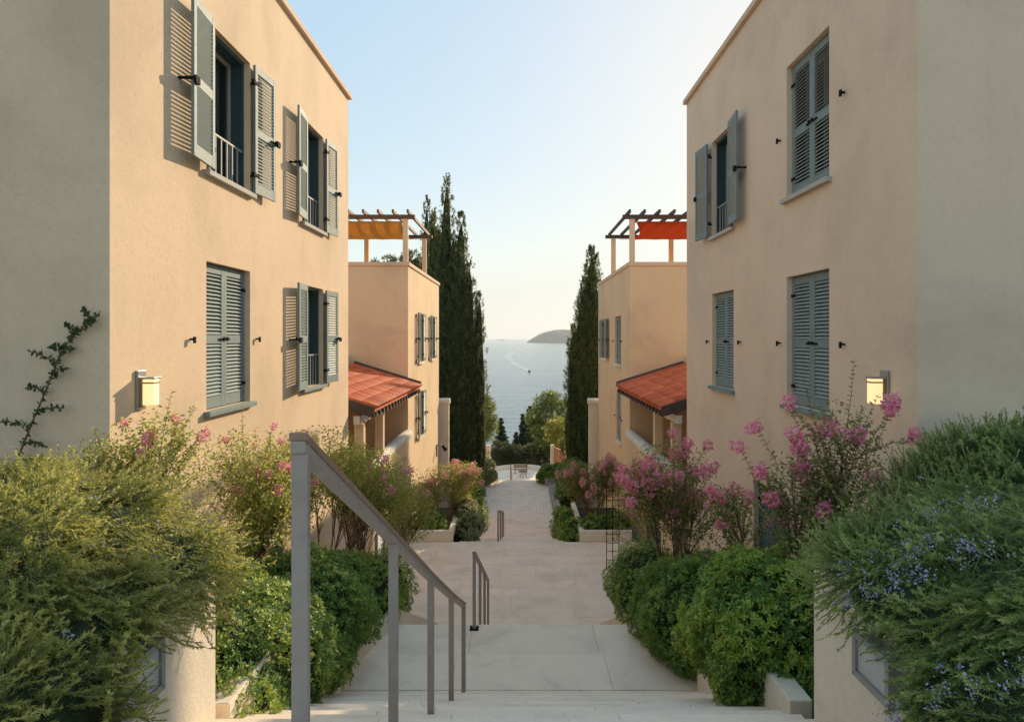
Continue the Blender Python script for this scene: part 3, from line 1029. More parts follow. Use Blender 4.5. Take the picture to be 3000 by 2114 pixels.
def display_case(label, side, y0, y1, z0, z1):
    X = 1.88 * side
    sgn = -side
    t = thing('display_case', label, 'display case', (X, (y0 + y1) / 2, z0), 'framed display cases on the planter walls')
    w, h = (y1 - y0) / 2, z1 - z0
    def b(mb, a0, a1, ya, yb, za, zb):
        return mb.box(min(sgn * a0, sgn * a1), max(sgn * a0, sgn * a1), ya, yb, za, zb)
    b(MB(), .001, .085, -w, w, 0, h).build('case', 'alu', t, bevel=.004)
    f = MB()
    b(f, .086, .105, -w, w, 0, .035); b(f, .086, .105, -w, w, h - .035, h)
    b(f, .086, .105, -w, -w + .035, .035, h - .035); b(f, .086, .105, w - .035, w, .035, h - .035)
    b(f, .106, .109, -w + .01, -w + .022, .012, .024); b(f, .106, .109, w - .022, w - .01, .012, .024)
    f.build('frame', 'alu', t)
    b(MB(), .086, .090, -w + .036, w - .036, .036, h - .036).build('pane', 'panel', t)
display_case('grey metal display case on the left planter wall under rosemary', -1, 3.05, 3.43, -1.76, -1.50)
display_case('grey metal display case on the right planter wall under rosemary', 1, 3.28, 3.64, -1.79, -1.55)

def stepped_kerb(label, side, y0, y1, n, dx):
    """low rendered wall that steps down beside the stairs"""
    X = 1.92 * side
    t = thing('kerb_wall', label, 'kerb', (X, y0, prof(y0) - .3), 'kerbs beside the stairs')
    for k in range(n):
        a, b = y0 + (y1 - y0) * k / n, y0 + (y1 - y0) * (k + 1) / n
        z = prof(a) - .02
        xa = dx(a) * side
        MB().box(min(xa, xa + .17 * side) - X, max(xa, xa + .17 * side) - X, a - y0 + .004, b - y0 - .004, -1.2, z + .10 - (prof(y0) - .3)).build('kerb_block', 'cream', t, bevel=.012)
stepped_kerb('stepped cream kerb left of the upper stairs', -1, 4.55, 7.7, 4, lambda y: 1.93 + (y - 4.5) * .035)
stepped_kerb('stepped cream kerb right of the upper stairs', 1, 4.9, 7.7, 3, lambda y: 1.93 + (y - 4.5) * .035)
for side, lab in ((-1, 'slanting cream kerb at the left edge of the first landing'), (1, 'slanting cream kerb at the right edge of the first landing')):
    t = thing('kerb_wall', lab, 'kerb', (2.1 * side, 7.72, -4.1))
    pts = [(2.12, 7.72), (1.70, 9.5), (1.62, 13.7), (1.80, 13.7), (1.88, 9.5), (2.30, 7.72)]
    zs = [-3.72, -3.76, -5.72]
    V = []
    for zz in (0, 1):
        for (x, y), zt in zip(pts, zs + zs[::-1]):
            V.append((x * side - 2.1 * side, y - 7.72, (zt if zz else zt - 1.0) + 4.1))
    F = [(0, 1, 4, 5), (1, 2, 3, 4), (6, 7, 10, 11), (7, 8, 9, 10)] + [(i, (i + 1) % 6, (i + 1) % 6 + 6, i + 6) for i in range(6)]
    MB().add(V, F).build('kerb_block', 'cream', t, bevel=.012)
for side, lab, x0, x1 in ((-1, 'low cream planter box on the lower landing, left', -3.3, -1.92), (1, 'low cream planter box on the lower landing, right', 1.78, 3.3)):
    t = thing('planter_box', lab, 'planter', ((x0 + x1) / 2, 19.9, -5.95))
    w = (x1 - x0) / 2
    MB().box(-w, w, 0, .16, -.3, .31).build('front_wall', 'cream', t, bevel=.012)
    e = -w if side > 0 else w - .15
    MB().box(e, e + .15, .162, 3.5, -.8, .308).build('side_wall', 'cream', t, bevel=.012)
    MB().box(-w + .0, w - .0, .17, 3.5, -.8, .12).build('soil', 'soil', t)

# rubble walls beside the lower walk
def rubble(label, x0, x1, y0, y1, z0, z1, seed):
    t = thing('rubble_wall', label, 'stone wall', ((x0 + x1) / 2, y0, z0), 'rubble walls beside the lower walk')
    o = Vector(((x0 + x1) / 2, y0, z0))
    r_ = random.Random(seed)
    MB().box(x0 + .03 - o.x, x1 - .03 - o.x, .03, y1 - y0 - .03, -.5, z1 - z0 - .02).build('core', 'mortar', t)
    mb = MB()
    def stone_(c, s):
        Mx = Matrix.Translation(c) @ Matrix.Rotation(r_.uniform(-.2, .2), 4, 'X') @ Matrix.Rotation(r_.uniform(-.2, .2), 4, 'Y') @ Matrix.Rotation(r_.uniform(-.2, .2), 4, 'Z')
        mb.obox(Mx, *s)
    for (ax, fixed) in (('x', 0), ('x', y1 - y0), ('y', x0 - o.x), ('y', x1 - o.x), ('t', 0)):
        if ax == 'x':
            L0, L1 = x0 - o.x, x1 - o.x
        else:
            L0, L1 = 0, y1 - y0
        z = .06
        if ax == 't':
            p = L0 + .1
            while p < L1:
                for q in np.arange(x0 - o.x + .1, x1 - o.x, .2):
                    stone_((q, p, z1 - z0 - .02), (r_.uniform(.14, .24), r_.uniform(.14, .24), .1))
                p += .2
            continue
        while z < z1 - z0:
            p = L0 + .08
            while p < L1 - .02:
                w = r_.uniform(.12, .26)
                h = r_.uniform(.09, .15)
                c = (p + w / 2, fixed, z) if ax == 'x' else (fixed, p + w / 2, z)
                s = (w, .10, h) if ax == 'x' else (.10, w, h)
                stone_(c, s)
                p += w + .012
            z += .125
    mb.build('stones', 'rubble', t, kind='stuff')
rubble('rubble stone planter at the far left end of the walk', -2.7, -1.85, 36.8, 38.3, -8.05, -7.62, 1)
rubble('rubble stone planter at the far right end of the walk', 1.45, 2.6, 36.8, 38.3, -8.05, -7.58, 2)
rubble('low rubble wall along the left side of the walk', -2.0, -1.78, 25.5, 35.5, -8.1, -7.72, 3)
rubble('low rubble wall along the right side of the walk', 1.62, 1.84, 25.5, 35.5, -8.1, -7.66, 4)

# ------------------------------------------------------------------ handrails
def handrail(label, X, posts, cap=True, hfirst=None, w=.05, base=False):
    """posts: list of (y, z_foot, z_top)"""
    y0, z0 = posts[0][0], posts[0][1]
    t = thing('handrail', label, 'handrail', (X, y0, z0), 'steel handrails down the stairs')
    for i, (y, zf, zt) in enumerate(posts):
        last = i == len(posts) - 1
        d = .0
        MB().box(-w / 2, w / 2, y - y0 - .014, y - y0 + .014, zf - z0, zt - z0 - .012).build('post', 'rail', t, bevel=.003)
        if base and i == 0:
            MB().box(-.06, .06, y - y0 - .06, y - y0 + .06, zf - z0 + .001, zf - z0 + .012).build('base_plate', 'iron', t)
            for bx_, by_ in ((-.045, -.045), (.045, -.045), (.045, .045), (-.045, .045)):
                MB().box(bx_ - .009, bx_ + .009, by_ - .009, by_ + .009, zf - z0 + .012, zf - z0 + .028).build('bolt', 'iron', t)
    # sloping rail: grey channel with bronze flat on top
    a, b = posts[0], posts[-1]
    ya, yb = -.026, b[0] - y0 + w / 2
    def zl(y):
        return np.interp(y + y0, [p[0] for p in posts], [p[2] for p in posts]) - z0
    ks = [ya] + [p[0] - y0 for p in posts[1:]] + [yb]
    def strip(lo, hi, hw):
        V, F = [], []
        n = len(ks)
        for y in ks:
            z = zl(max(y, 0)) if y >= 0 else zl(0)
            for x, zz in ((-hw, lo), (hw, lo), (hw, hi), (-hw, hi)):
                V.append((x, y, z + zz))
        for i in range(n - 1):
            for k in range(4):
                F.append((i * 4 + k, i * 4 + (k + 1) % 4, (i + 1) * 4 + (k + 1) % 4, (i + 1) * 4 + k))
        F += [(3, 2, 1, 0), tuple((n - 1) * 4 + k for k in range(4))]
        return MB().add(V, F)
    strip(-.034, -.0, w / 2 - .002).build('rail', 'rail', t, bevel=.003)
    strip(.0005, .024, w / 2 + .003).build('rail_cap', 'railcap', t, bevel=.004)
    return t
RX = -.61
P1 = []
for i, (y, zt) in enumerate(((1.91, -.285), (3.32, -.975), (4.73, -1.655), (6.16, -2.325), (7.53, -2.945))):
    n = math.floor((y - 1.7) / (6.0 / 18)) + 1
    P1.append((y, -1.2 - n * 2.78 / 18, zt))
handrail('near taupe steel handrail on the upper stairs', RX, P1, w=.046)
P2 = []
for i in range(4):
    y = 9.33 + i * 1.40
    n = max(0, math.floor((y - 9.5) / (4.4 / 13)) + 1)
    P2.append((y, -3.98 - n * 1.97 / 13, -2.94 - i * .625))
handrail('middle handrail starting on the first landing', RX, P2, w=.045, base=True)
P3 = []
for i, y in enumerate((20.1, 22.6, 25.0, 27.3)):
    n = max(0, math.floor((y - 19.9) / (7.6 / 13)) + 1)
    zf = -5.95 - n * 2.05 / 13
    P3.append((y, zf, zf + 1.0 - (.0 if i else .0)))
handrail('third handrail beyond the lower landing', RX, P3, w=.05)
P4 = []
for i, y in enumerate((38.1, 42, 46)):
    zf = -8.0 if i == 0 else -8.0 - (math.floor((y - 38.3) / (13.7 / 22)) + 1) * 3.7 / 22
    P4.append((y, zf, zf + .92))
handrail('farthest handrail at the end of the paved walk', -.46, P4, w=.05)

# ------------------------------------------------------------------ vegetation builders
def ell_points(ells, n, keep=None, shrink=.93):
    """random points with normals on the outside of a union of ellipsoids ((cx,cy,cz),(rx,ry,rz))"""
    C = np.array([e[0] for e in ells], float)
    Rr = np.array([e[1] for e in ells], float)
    w = (Rr[:, 0] * Rr[:, 1] + Rr[:, 1] * Rr[:, 2] + Rr[:, 0] * Rr[:, 2])
    w /= w.sum()
    P, Nn = [], []
    tot = 0
    while tot < n:
        k = rng.choice(len(ells), 4000, p=w)
        d = rdir(4000)
        p = C[k] + d * Rr[k]
        nn = nrm(d / Rr[k])
        ok = np.ones(4000, bool)
        for j in range(len(ells)):
            ins = (((p - C[j]) / (Rr[j] * shrink)) ** 2).sum(1) < 1
            ok &= ~(ins & (k != j))
        if keep is not None:
            ok &= keep(p)
        P.append(p[ok]); Nn.append(nn[ok]); tot += ok.sum()
    return np.concatenate(P)[:n], np.concatenate(Nn)[:n]

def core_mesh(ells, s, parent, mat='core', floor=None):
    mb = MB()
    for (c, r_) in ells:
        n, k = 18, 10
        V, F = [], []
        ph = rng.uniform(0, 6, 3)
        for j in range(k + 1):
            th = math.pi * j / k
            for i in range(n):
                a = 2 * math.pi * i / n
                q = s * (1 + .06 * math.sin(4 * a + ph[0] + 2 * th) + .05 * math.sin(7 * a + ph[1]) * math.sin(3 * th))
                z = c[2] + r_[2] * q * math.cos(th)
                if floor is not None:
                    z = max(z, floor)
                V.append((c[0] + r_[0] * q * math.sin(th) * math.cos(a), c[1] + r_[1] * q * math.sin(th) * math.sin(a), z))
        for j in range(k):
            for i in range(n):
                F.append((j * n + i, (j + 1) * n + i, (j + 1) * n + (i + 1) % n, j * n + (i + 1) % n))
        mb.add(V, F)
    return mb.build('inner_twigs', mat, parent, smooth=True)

def rebase(root):
    """children were made in world space: express them relative to the root"""
    for c in root.children:
        c.location = Vector(c.location) - Vector(root.location)

def rosemary(label, ells, n, flow, mat, base, keep=None, slen=(.20, .40), flowers=0, fkeep=None, droop=.10, core_floor=None, up=.25, nrm_w=.42):
    t = thing('rosemary_bush', label, 'rosemary', base)
    P, Nn = ell_points(ells, n, keep)
    flow = np.array(flow, float)
    # neighbouring strands share a lean: low-frequency wobble over the surface
    wob = np.stack([np.sin(P @ np.array([3.1, 2.2, 1.7]) + 1), np.sin(P @ np.array([2.3, -3.4, 2.9]) + 4), np.sin(P @ np.array([-2.7, 1.9, 3.3]) + 2)], 1)
    wob2 = np.stack([np.sin(P @ np.array([9, 7, -8.]) + 1), np.sin(P @ np.array([-8, 9, 7.]) + 3), np.sin(P @ np.array([7, 8, 9.]) + 5)], 1)
    d = nrm(Nn * nrm_w + flow + wob * .32 + wob2 * .34 + rng.normal(size=P.shape) * .24 + np.array([0, 0, up]))
    L = (slen[0] + (slen[1] - slen[0]) * rng.random(n) ** 1.6) * (1 + .30 * wob[:, 0] + .2 * wob2[:, 1])
    p = P - d * (L * .40)[:, None] - Nn * (.05 + .06 * wob2[:, :1])
    K = 13
    tris, stems, tones = [], [], []
    curl = rng.uniform(-.6, 1.0, n)
    own = rng.normal(0, .13, n)
    for k in range(K):
        step = (L / K)[:, None]
        p2 = p + d * step
        if k > 2:
            nr = 6 if k < K - 1 else 9
            for q in range(nr):
                f = rng.random((n, 1))
                b = p + (p2 - p) * f
                per = rdir(n)
                per = nrm(per - d * (per * d).sum(1, keepdims=True))
                nd = nrm(per * .80 + d * rng.uniform(.35, 1.0, (n, 1)))
                ln = rng.uniform(.020, .034, (n, 1)) * (1.0 if k < K - 2 else .75)
                sd = nrm(np.cross(nd, d)) * .0039
                tris.append(np.stack([b - sd, b + sd, b + nd * ln], 1).reshape(-1, 3))
                tones.append(np.repeat(np.clip(.10 + .50 * (k / K) ** 1.6 + own, 0, .85), 3))
        sd = nrm(np.cross(d, rdir(n))) * .0022
        stems.append(np.stack([p - sd, p + sd, p2 + sd, p2 - sd], 1).reshape(-1, 3))
        p = p2
        g = droop * (1.0 if k < K * .55 else -1.2)
        d = nrm(d + np.array([0, 0, -1]) * (g * (1 + .7 * curl))[:, None] + rng.normal(size=d.shape) * .07)
    fm = arr_mesh('foliage', np.concatenate(tris), 3)
    fa = fm.attributes.new('tone', 'FLOAT', 'POINT')
    fa.data.foreach_set('value', np.concatenate(tones).astype(np.float32))
    f = link('foliage', fm, mat, t, kind='stuff')
    link('stems', arr_mesh('stems', np.concatenate(stems), 4), 'ros_stem', t, kind='stuff')
    # short shoots between the long strands keep the twigs inside hidden
    m_ = n * 22
    idx = rng.integers(0, n, m_)
    bb = P[idx] - Nn[idx] * rng.uniform(.07, .19, (m_, 1)) + rng.normal(size=(m_, 3)) * .02
    nd = nrm(Nn[idx] * .7 + flow * .6 + rng.normal(size=(m_, 3)) * .7)
    sd = nrm(np.cross(nd, rdir(m_))) * .0026
    link('inner_foliage', arr_mesh('inner_foliage', np.stack([bb - sd, bb + sd, bb + nd * rng.uniform(.018, .034, (m_, 1))], 1).reshape(-1, 3), 3), mat, t, kind='stuff')
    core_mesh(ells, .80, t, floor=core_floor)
    if flowers:
        Pf, Nf = ell_points(ells, flowers, fkeep)
        # flowers gather in loose drifts
        s = np.sin(Pf @ np.array([5.1, 6.3, 4.2])) + np.sin(Pf @ np.array([-6.1, 3.7, 7.2]) + 2)
        ok = s > .1
        Pf, Nf = Pf[ok], Nf[ok]
        Q = []
        for i in range(len(Pf)):
            c = Pf[i] + Nf[i] * rng.uniform(.0, .07)
            m_ = rng.integers(4, 9)
            pp = c + rng.normal(size=(m_, 3)) * .014
            Q.append(leaves(pp, rdir(m_) + Nf[i] * .7, rdir(m_), rng.uniform(.010, .017, m_), .009))
        link('flowers', arr_mesh('flowers', np.concatenate(Q), 4), 'lilac', t, kind='stuff')
    rebase(t)
    return t

def hedge(label, ells, n, base, mat='pitto', tip='pitto_tip', tipfrac=.12, leaf=.062, name='pittosporum_bush', cat='shrub', group=None, keep=None, core_floor=None, lump=.05):
    t = thing(name, label, cat, base, group)
    P, Nn = ell_points(ells, n, keep)
    wob = np.sin(P @ np.array([7.1, 5.2, 6.7]) + 1) + np.sin(P @ np.array([-5.3, 8.4, 4.9]) + 2)
    P = P + Nn * (wob * lump + rng.normal(size=n) * .025)[:, None]
    ax = nrm(Nn * .9 + np.array([0, 0, .45]) + rng.normal(size=P.shape) * .45)
    quads, tips = [], []
    istip = (rng.random(n) < tipfrac * (1 + .9 * np.sign(wob)))
    for k in range(9):
        a = 2 * math.pi * (k / 9) * 1.0 + rng.uniform(0, .8, n) + (k % 3) * .5
        o1 = nrm(np.cross(ax, rdir(n)))
        if k == 0:
            u = o1
            v = np.cross(ax, u)
        dr = u * np.cos(a)[:, None] + v * np.sin(a)[:, None]
        el = .25 + .55 * ((k * 5) % 9) / 9 + rng.normal(size=n) * .15
        d = nrm(dr + ax * el[:, None])
        L = leaf * rng.uniform(.7, 1.15, n)
        q = leaves(P + d * .004, d, ax, L, L * .33, .10, .6).reshape(n, 4, 3)
        quads.append(q[~istip].reshape(-1, 3))
        tips.append(q[istip].reshape(-1, 3))
    # a second, looser layer underneath fills the gaps
    m_ = n * 5
    idx = rng.integers(0, n, m_)
    pp = P[idx] - Nn[idx] * rng.uniform(.03, .16, (m_, 1)) + rng.normal(size=(m_, 3)) * .035
    dd = nrm(Nn[idx] * .5 + rng.normal(size=(m_, 3)))
    quads.append(leaves(pp, dd, rdir(m_), leaf * rng.uniform(.6, 1.1, m_), leaf * .36))
    link('foliage', arr_mesh('foliage', np.concatenate(quads), 4), mat, t, kind='stuff')
    if sum(len(x) for x in tips):
        link('shoots', arr_mesh('shoots', np.concatenate(tips), 4), tip, t, kind='stuff')
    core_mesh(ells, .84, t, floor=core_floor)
    rebase(t)
    return t

def blossom_mesh(seed, mat, size=.085, n=120):
    r2 = np.random.default_rng(seed)
    d = nrm(r2.normal(size=(n, 3)))
    rad = r2.uniform(.45, 1, n) ** .6
    p = d * rad[:, None] * np.array([.72, .72, 1.0]) * size
    p[:, 2] += size * .5
    p += .16 * size * np.sin(p[:, [1, 2, 0]] * 90 + seed)
    q = leaves(p, d + r2.normal(size=(n, 3)) * .8, nrm(r2.normal(size=(n, 3))), r2.uniform(.25, .46, n) * size, .30 * size, .3)
    m = arr_mesh('blossom', q, 4)
    m.materials.append(M[mat])
    return m
BL = [blossom_mesh(i, 'pink') for i in range(4)]
BL2 = [blossom_mesh(20 + i, 'pink2') for i in range(3)]

def bez(a, b, c, n):
    return [a * (1 - t) ** 2 + b * 2 * t * (1 - t) + c * t * t for t in [i / n for i in range(n + 1)]]

def myrtle(label, base, trunks, crown, ntwig, lpt, mat, nbl, blm, leaf=.042, bsize=(.7, 1.3), stem_r=.014, spikes=(), fill=0, bl_low=.25, tips=(), clear=.35):
    """multi-stemmed shrub: stems, twigs, paired leaves, pink flower heads.
    crown: list of (centre, radii) in world space; spikes: extra shoot tips; tips: flower heads at given points"""
    t = thing('crepe_myrtle', label, 'flowering shrub', base, 'crepe myrtles along the stairs')
    base = Vector(base)
    mb = MB()
    heads = []
    forks = []
    lo = min(c[0][2] - c[1][2] for c in crown)
    for k in range(trunks):
        c = crown[k % len(crown)]
        a = random.uniform(0, 6.28)
        foot = base + Vector((random.uniform(-.07, .07), random.uniform(-.07, .07), -.05))
        top = Vector(c[0]) + Vector((math.cos(a) * c[1][0] * .35, math.sin(a) * c[1][1] * .35, -c[1][2] * random.uniform(.25, .6)))
        mid = (foot + top) / 2 + Vector((random.uniform(-.1, .1), random.uniform(-.1, .1), random.uniform(-.05, .2)))
        pts = bez(foot, mid, top, 6)
        mb.tube(pts, [stem_r * (1 - .07 * i) for i in range(7)], 6)
        forks.append((pts, k % len(crown)))
    LP, LD, LN = [], [], []
    tw = []
    for k in range(ntwig):
        ci = random.randrange(len(crown))
        c, r_ = crown[ci]
        d = Vector(rdir(1)[0])
        if d.z < -.3:
            d.z = -d.z * .6
        rr = random.uniform(.55, 1.08)
        end = Vector((c[0] + d.x * r_[0] * rr, c[1] + d.y * r_[1] * rr, c[2] + d.z * r_[2] * rr))
        tw.append((end, ci))
    for s_ in spikes:
        tw.append((Vector(s_), min(range(len(crown)), key=lambda i: (Vector(crown[i][0]) - Vector(s_)).length)))
    for s_ in tips:
        tw.append((Vector(s_), min(range(len(crown)), key=lambda i: (Vector(crown[i][0]) - Vector(s_)).length)))
    for i, (end, ci) in enumerate(tw):
        cand = [f for f in forks if f[1] == ci] or forks
        pts, _ = random.choice(cand)
        st = pts[random.randint(3, 6)]
        mid = st.lerp(end, .5) + Vector((0, 0, .12 * (end - st).length)) + Vector(rdir(1)[0]) * .05
        path = bez(st, mid, end, 7)
        mb.tube(path, [.0048 - .0005 * j for j in range(8)], 4, False)
        n = lpt
        for j in range(n):
            f = clear + (1 - clear) * (j / n)
            q = f * 7
            a, b = path[min(int(q), 6)], path[min(int(q) + 1, 7)]
            p = a.lerp(b, q - int(q))
            ax = (b - a).normalized()
            for sgn in (-1, 1):
                dv = Vector(rdir(1)[0])
                pe = (dv - ax * dv.dot(ax)).normalized()
                LP.append(p); LD.append((pe + ax * .55).normalized()); LN.append((Vector((0, 0, 1)) + Vector(rdir(1)[0]) * .7))
        heads.append((end, (path[-1] - path[-2]).normalized()))
    LP, LD, LN = np.array(LP), np.array(LD), np.array(LN)
    if fill:
        ex = []
        for _ in range(fill):
            c, r_ = random.choice(crown)
            d = Vector(rdir(1)[0]) * random.uniform(.2, 1) ** .5
            ex.append((c[0] + d.x * r_[0], c[1] + d.y * r_[1], c[2] + d.z * r_[2]))
        LP = np.concatenate([LP, np.array(ex)]); LD = np.concatenate([LD, rdir(fill)]); LN = np.concatenate([LN, rdir(fill) + np.array([0, 0, .6])])
    n = len(LP)
    L = leaf * rng.uniform(.65, 1.2, n)
    link('crown', arr_mesh('crown', leaves(LP, LD, LN, L, L * .5, .18, .5), 4), mat, t, kind='stuff')
    mb.build('trunk', 'twig', t, smooth=True)
    order = list(range(len(tw) - len(tips)))
    random.shuffle(order)
    zmin = min(h[0].z for h in heads); zmax = max(h[0].z for h in heads)
    cnt = 0
    def put(p, dr):
        o = link('blossom', random.choice(blm), None, t)
        o.location = p - dr * .02
        q = (dr + Vector((0, 0, .4)) + Vector(rdir(1)[0]) * .3).to_track_quat('Z', 'Y')
        o.rotation_euler = q.to_euler()
        s = random.uniform(*bsize)
        o.scale = (s, s, s * random.uniform(.8, 1.2))
    for i in order:
        if cnt >= nbl:
            break
        p, dr = heads[i]
        if (p.z - zmin) / max(zmax - zmin, .01) > bl_low * random.random():
            put(p, dr); cnt += 1
    for i in range(len(tw) - len(tips), len(tw)):
        put(*heads[i])
        if random.random() < .6:
            put(heads[i][0] + Vector(rdir(1)[0]) * .06, heads[i][1])
    rebase(t)
    return t

def cypress(label, base, spires, n, mat='cypress', name='cypress_tree'):
    """spires: (dx, dy, z_top, radius, z_bottom, lean) in metres relative to base"""
    t = thing(name, label, 'tree', base)
    quads = []
    mb = MB()
    wsum = sum(s[2] * s[3] for s in spires)
    for (dx, dy, zt, rad, zb, lean) in spires:
        m_ = int(n * zt * rad / wsum)
        # tufts
        nt_ = m_ // 26
        u = rng.random(nt_) ** .85
        h = zb + (zt - zb) * u
        tt = (h - zb) / (zt - zb)
        prof_ = rad * np.clip((1 - tt) ** .44 * (1.02 - .35 * np.exp(-tt * 9)), .02, None)
        a = rng.uniform(0, 6.283, nt_)
        rr = prof_ * (1 + .14 * np.sin(a * 3 + h * 1.3) + .10 * np.sin(a * 5 - h * 2.1)) * rng.uniform(.60, 1.04, nt_)
        cx = dx + lean[0] * tt ** 2 + rr * np.cos(a)
        cy = dy + lean[1] * tt ** 2 + rr * np.sin(a)
        C = np.stack([cx, cy, h], 1)
        out = np.stack([np.cos(a), np.sin(a), np.zeros(nt_)], 1)
        tl = rng.uniform(.30, .62, nt_) * np.clip(1.1 - .5 * tt, .4, 1)
        ax = nrm(np.array([0, 0, 1.0]) + out * rng.uniform(.05, .38, (nt_, 1)) + rng.normal(size=(nt_, 3)) * .10)
        for k in range(26):
            f = rng.random((nt_, 1))
            wd = (.085 * (1 - f * .75)) * np.clip(prof_[:, None] * 2.2, .3, 1)
            p = C + ax * tl[:, None] * (f - .35) + rng.normal(size=(nt_, 3)) * wd
            d = nrm(ax + rng.normal(size=(nt_, 3)) * .45 + out * .15)
            quads.append(leaves(p, d, rdir(nt_), rng.uniform(.07, .15, nt_), rng.uniform(.022, .045, nt_)))
        # dark inner column
        k, nn = 14, 10
        V, F = [], []
        for j in range(k + 1):
            q = j / k
            r_ = rad * .70 * max((1 - q) ** .48, .005) * (1.02 - .35 * math.exp(-q * 9))
            for i in range(nn):
                aa = 2 * math.pi * i / nn
                w_ = 1 + .12 * math.sin(3 * aa + j)
                V.append((dx + lean[0] * q * q + r_ * w_ * math.cos(aa), dy + lean[1] * q * q + r_ * w_ * math.sin(aa), zb + (zt - zb) * q * .97))
        for j in range(k):
            for i in range(nn):
                F.append((j * nn + i, j * nn + (i + 1) % nn, (j + 1) * nn + (i + 1) % nn, (j + 1) * nn + i))
        mb.add(V, F)
    link('crown', arr_mesh('crown', np.concatenate(quads), 4), mat, t, kind='stuff')
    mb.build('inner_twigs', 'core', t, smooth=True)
    tb = MB()
    tb.tube([(0, 0, -1.0), (0, 0, 1.0), (.05, 0, spires[0][2] * .5)], [.24, .20, .06], 10)
    tb.build('trunk', 'bark', t, smooth=True)
    return t

def broad_tree(name, label, base, ells, n, mat, trunk_h, leafl=.22, leafw=.05, tuft=14, cat='tree', upb=.6, group=None, lean=(0, 0)):
    """crown of needle or leaf tufts on limbs; ells relative to base"""
    t = thing(name, label, cat, base, group)
    nt_ = n // tuft
    P, Nn = ell_points(ells, nt_, None, .8)
    cen = np.array([e[0] for e in ells]).mean(0)
    P = P - Nn * (rng.random((nt_, 1)) ** 2 * .9) * np.array([e[1] for e in ells]).mean()
    P += rng.normal(size=P.shape) * .10
    ax = nrm(Nn + np.array([0, 0, upb]) + rng.normal(size=P.shape) * .4)
    Q = []
    for k in range(tuft):
        d = nrm(ax + rng.normal(size=P.shape) * .55)
        Q.append(leaves(P + rng.normal(size=P.shape) * .05, d, rdir(nt_), leafl * rng.uniform(.6, 1.2, nt_), leafw))
    link('crown', arr_mesh('crown', np.concatenate(Q), 4), mat, t, kind='stuff')
    mb = MB()
    top = Vector((lean[0], lean[1], trunk_h))
    mb.tube([(0, 0, -1.5), (lean[0] * .3, lean[1] * .3, trunk_h * .5), top], [.17, .13, .08], 8)
    for e in ells:
        c = Vector(e[0])
        mb.tube([top * .8, (top + c) / 2 + Vector((0, 0, -.1)), c, c + Vector((rng.normal() * .3, rng.normal() * .3, e[1][2] * .6))], [.08, .06, .04, .015], 6)
    mb.build('trunk', 'bark', t, smooth=True)
    return t

def conifer(label, base, h, rad, n, name='fir_tree', group=None):
    """tiered fir"""
    t = thing(name, label, 'tree', base, group)
    Q = []
    mb = MB()
    mb.tube([(0, 0, -1), (0, 0, h * .97)], [.14 * h / 6, .01], 8)
    tiers = int(h / .32)
    for k in range(tiers):
        f = (k + 1) / tiers
        z = h * (.10 + .90 * f)
        r_ = rad * (1 - f) ** .9 * random.uniform(.8, 1.15) + .05
        nb = max(5, int(9 * (1 - f) + 4))
        for b in range(nb):
            a = random.uniform(0, 6.283)
            rl = r_ * random.uniform(.65, 1.15)
            tip = np.array([math.cos(a) * rl, math.sin(a) * rl, z - .12 * rl + .05])
            st = np.array([0, 0, z - .10 * rl])
            m_ = max(6, int(n / tiers / nb))
            s_ = rng.random((m_, 1)) ** .7
            p = st + (tip - st) * s_ + rng.normal(size=(m_, 3)) * .05 * (.4 + rl)
            d = nrm((tip - st) + rng.normal(size=(m_, 3)) * .55 * rl)
            Q.append(leaves(p, d, rdir(m_) + np.array([0, 0, 1.]), rng.uniform(.16, .34, m_), .085))
            mb.tube([tuple(st), tuple(tip)], [.02, .005], 4, False)
    link('crown', arr_mesh('crown', np.concatenate(Q), 4), 'fir', t, kind='stuff')
    mb.build('trunk', 'bark', t, smooth=True)
    return t

# ------------------------------------------------------------------ planting: rosemary
rosemary('large sunlit rosemary spilling over the left planter wall',
         [((-3.0, 3.3, -1.42), (1.15, 1.4, .66)), ((-2.38, 4.05, -1.40), (.60, .50, .36)), ((-2.08, 3.4, -1.40), (.30, .90, .20)), ((-1.98, 2.4, -1.66), (.34, 1.0, .46)), ((-3.5, 4.4, -1.30), (.75, .95, .52)), ((-2.75, 4.25, -1.35), (.6, .6, .5))],
         5400, (.52, .18, -.12), 'rosemary', (-2.6, 3.2, -1.54),
         keep=lambda p: (p[:, 1] > 1.7) & (p[:, 2] > -2.05) & (p[:, 0] > -4.1) & ~((p[:, 0] < -2.0) & (p[:, 2] < -1.78)) & (p[:, 1] < 5.6) & ~((p[:, 1] > 3.15) & (p[:, 2] < -1.46)),
         slen=(.20, .50), flowers=60, fkeep=lambda p: (p[:, 2] > -1.6) & (p[:, 1] > 2.4) & (p[:, 0] > -2.6), core_floor=-1.62, up=.10)
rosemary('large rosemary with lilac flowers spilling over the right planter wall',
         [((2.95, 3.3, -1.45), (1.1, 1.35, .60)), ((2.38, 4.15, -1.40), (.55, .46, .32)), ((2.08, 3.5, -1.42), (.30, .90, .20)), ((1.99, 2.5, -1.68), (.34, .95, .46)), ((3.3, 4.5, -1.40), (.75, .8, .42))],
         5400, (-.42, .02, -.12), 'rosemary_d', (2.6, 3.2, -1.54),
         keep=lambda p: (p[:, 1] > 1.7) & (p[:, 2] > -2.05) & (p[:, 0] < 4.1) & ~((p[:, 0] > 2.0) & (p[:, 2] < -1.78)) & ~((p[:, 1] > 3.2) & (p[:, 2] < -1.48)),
         slen=(.20, .50), flowers=2000, fkeep=lambda p: (p[:, 2] > -1.9) & (p[:, 1] > 2.1) & (p[:, 1] < 3.9) & (p[:, 0] < 3.4), core_floor=-1.62, up=.20)
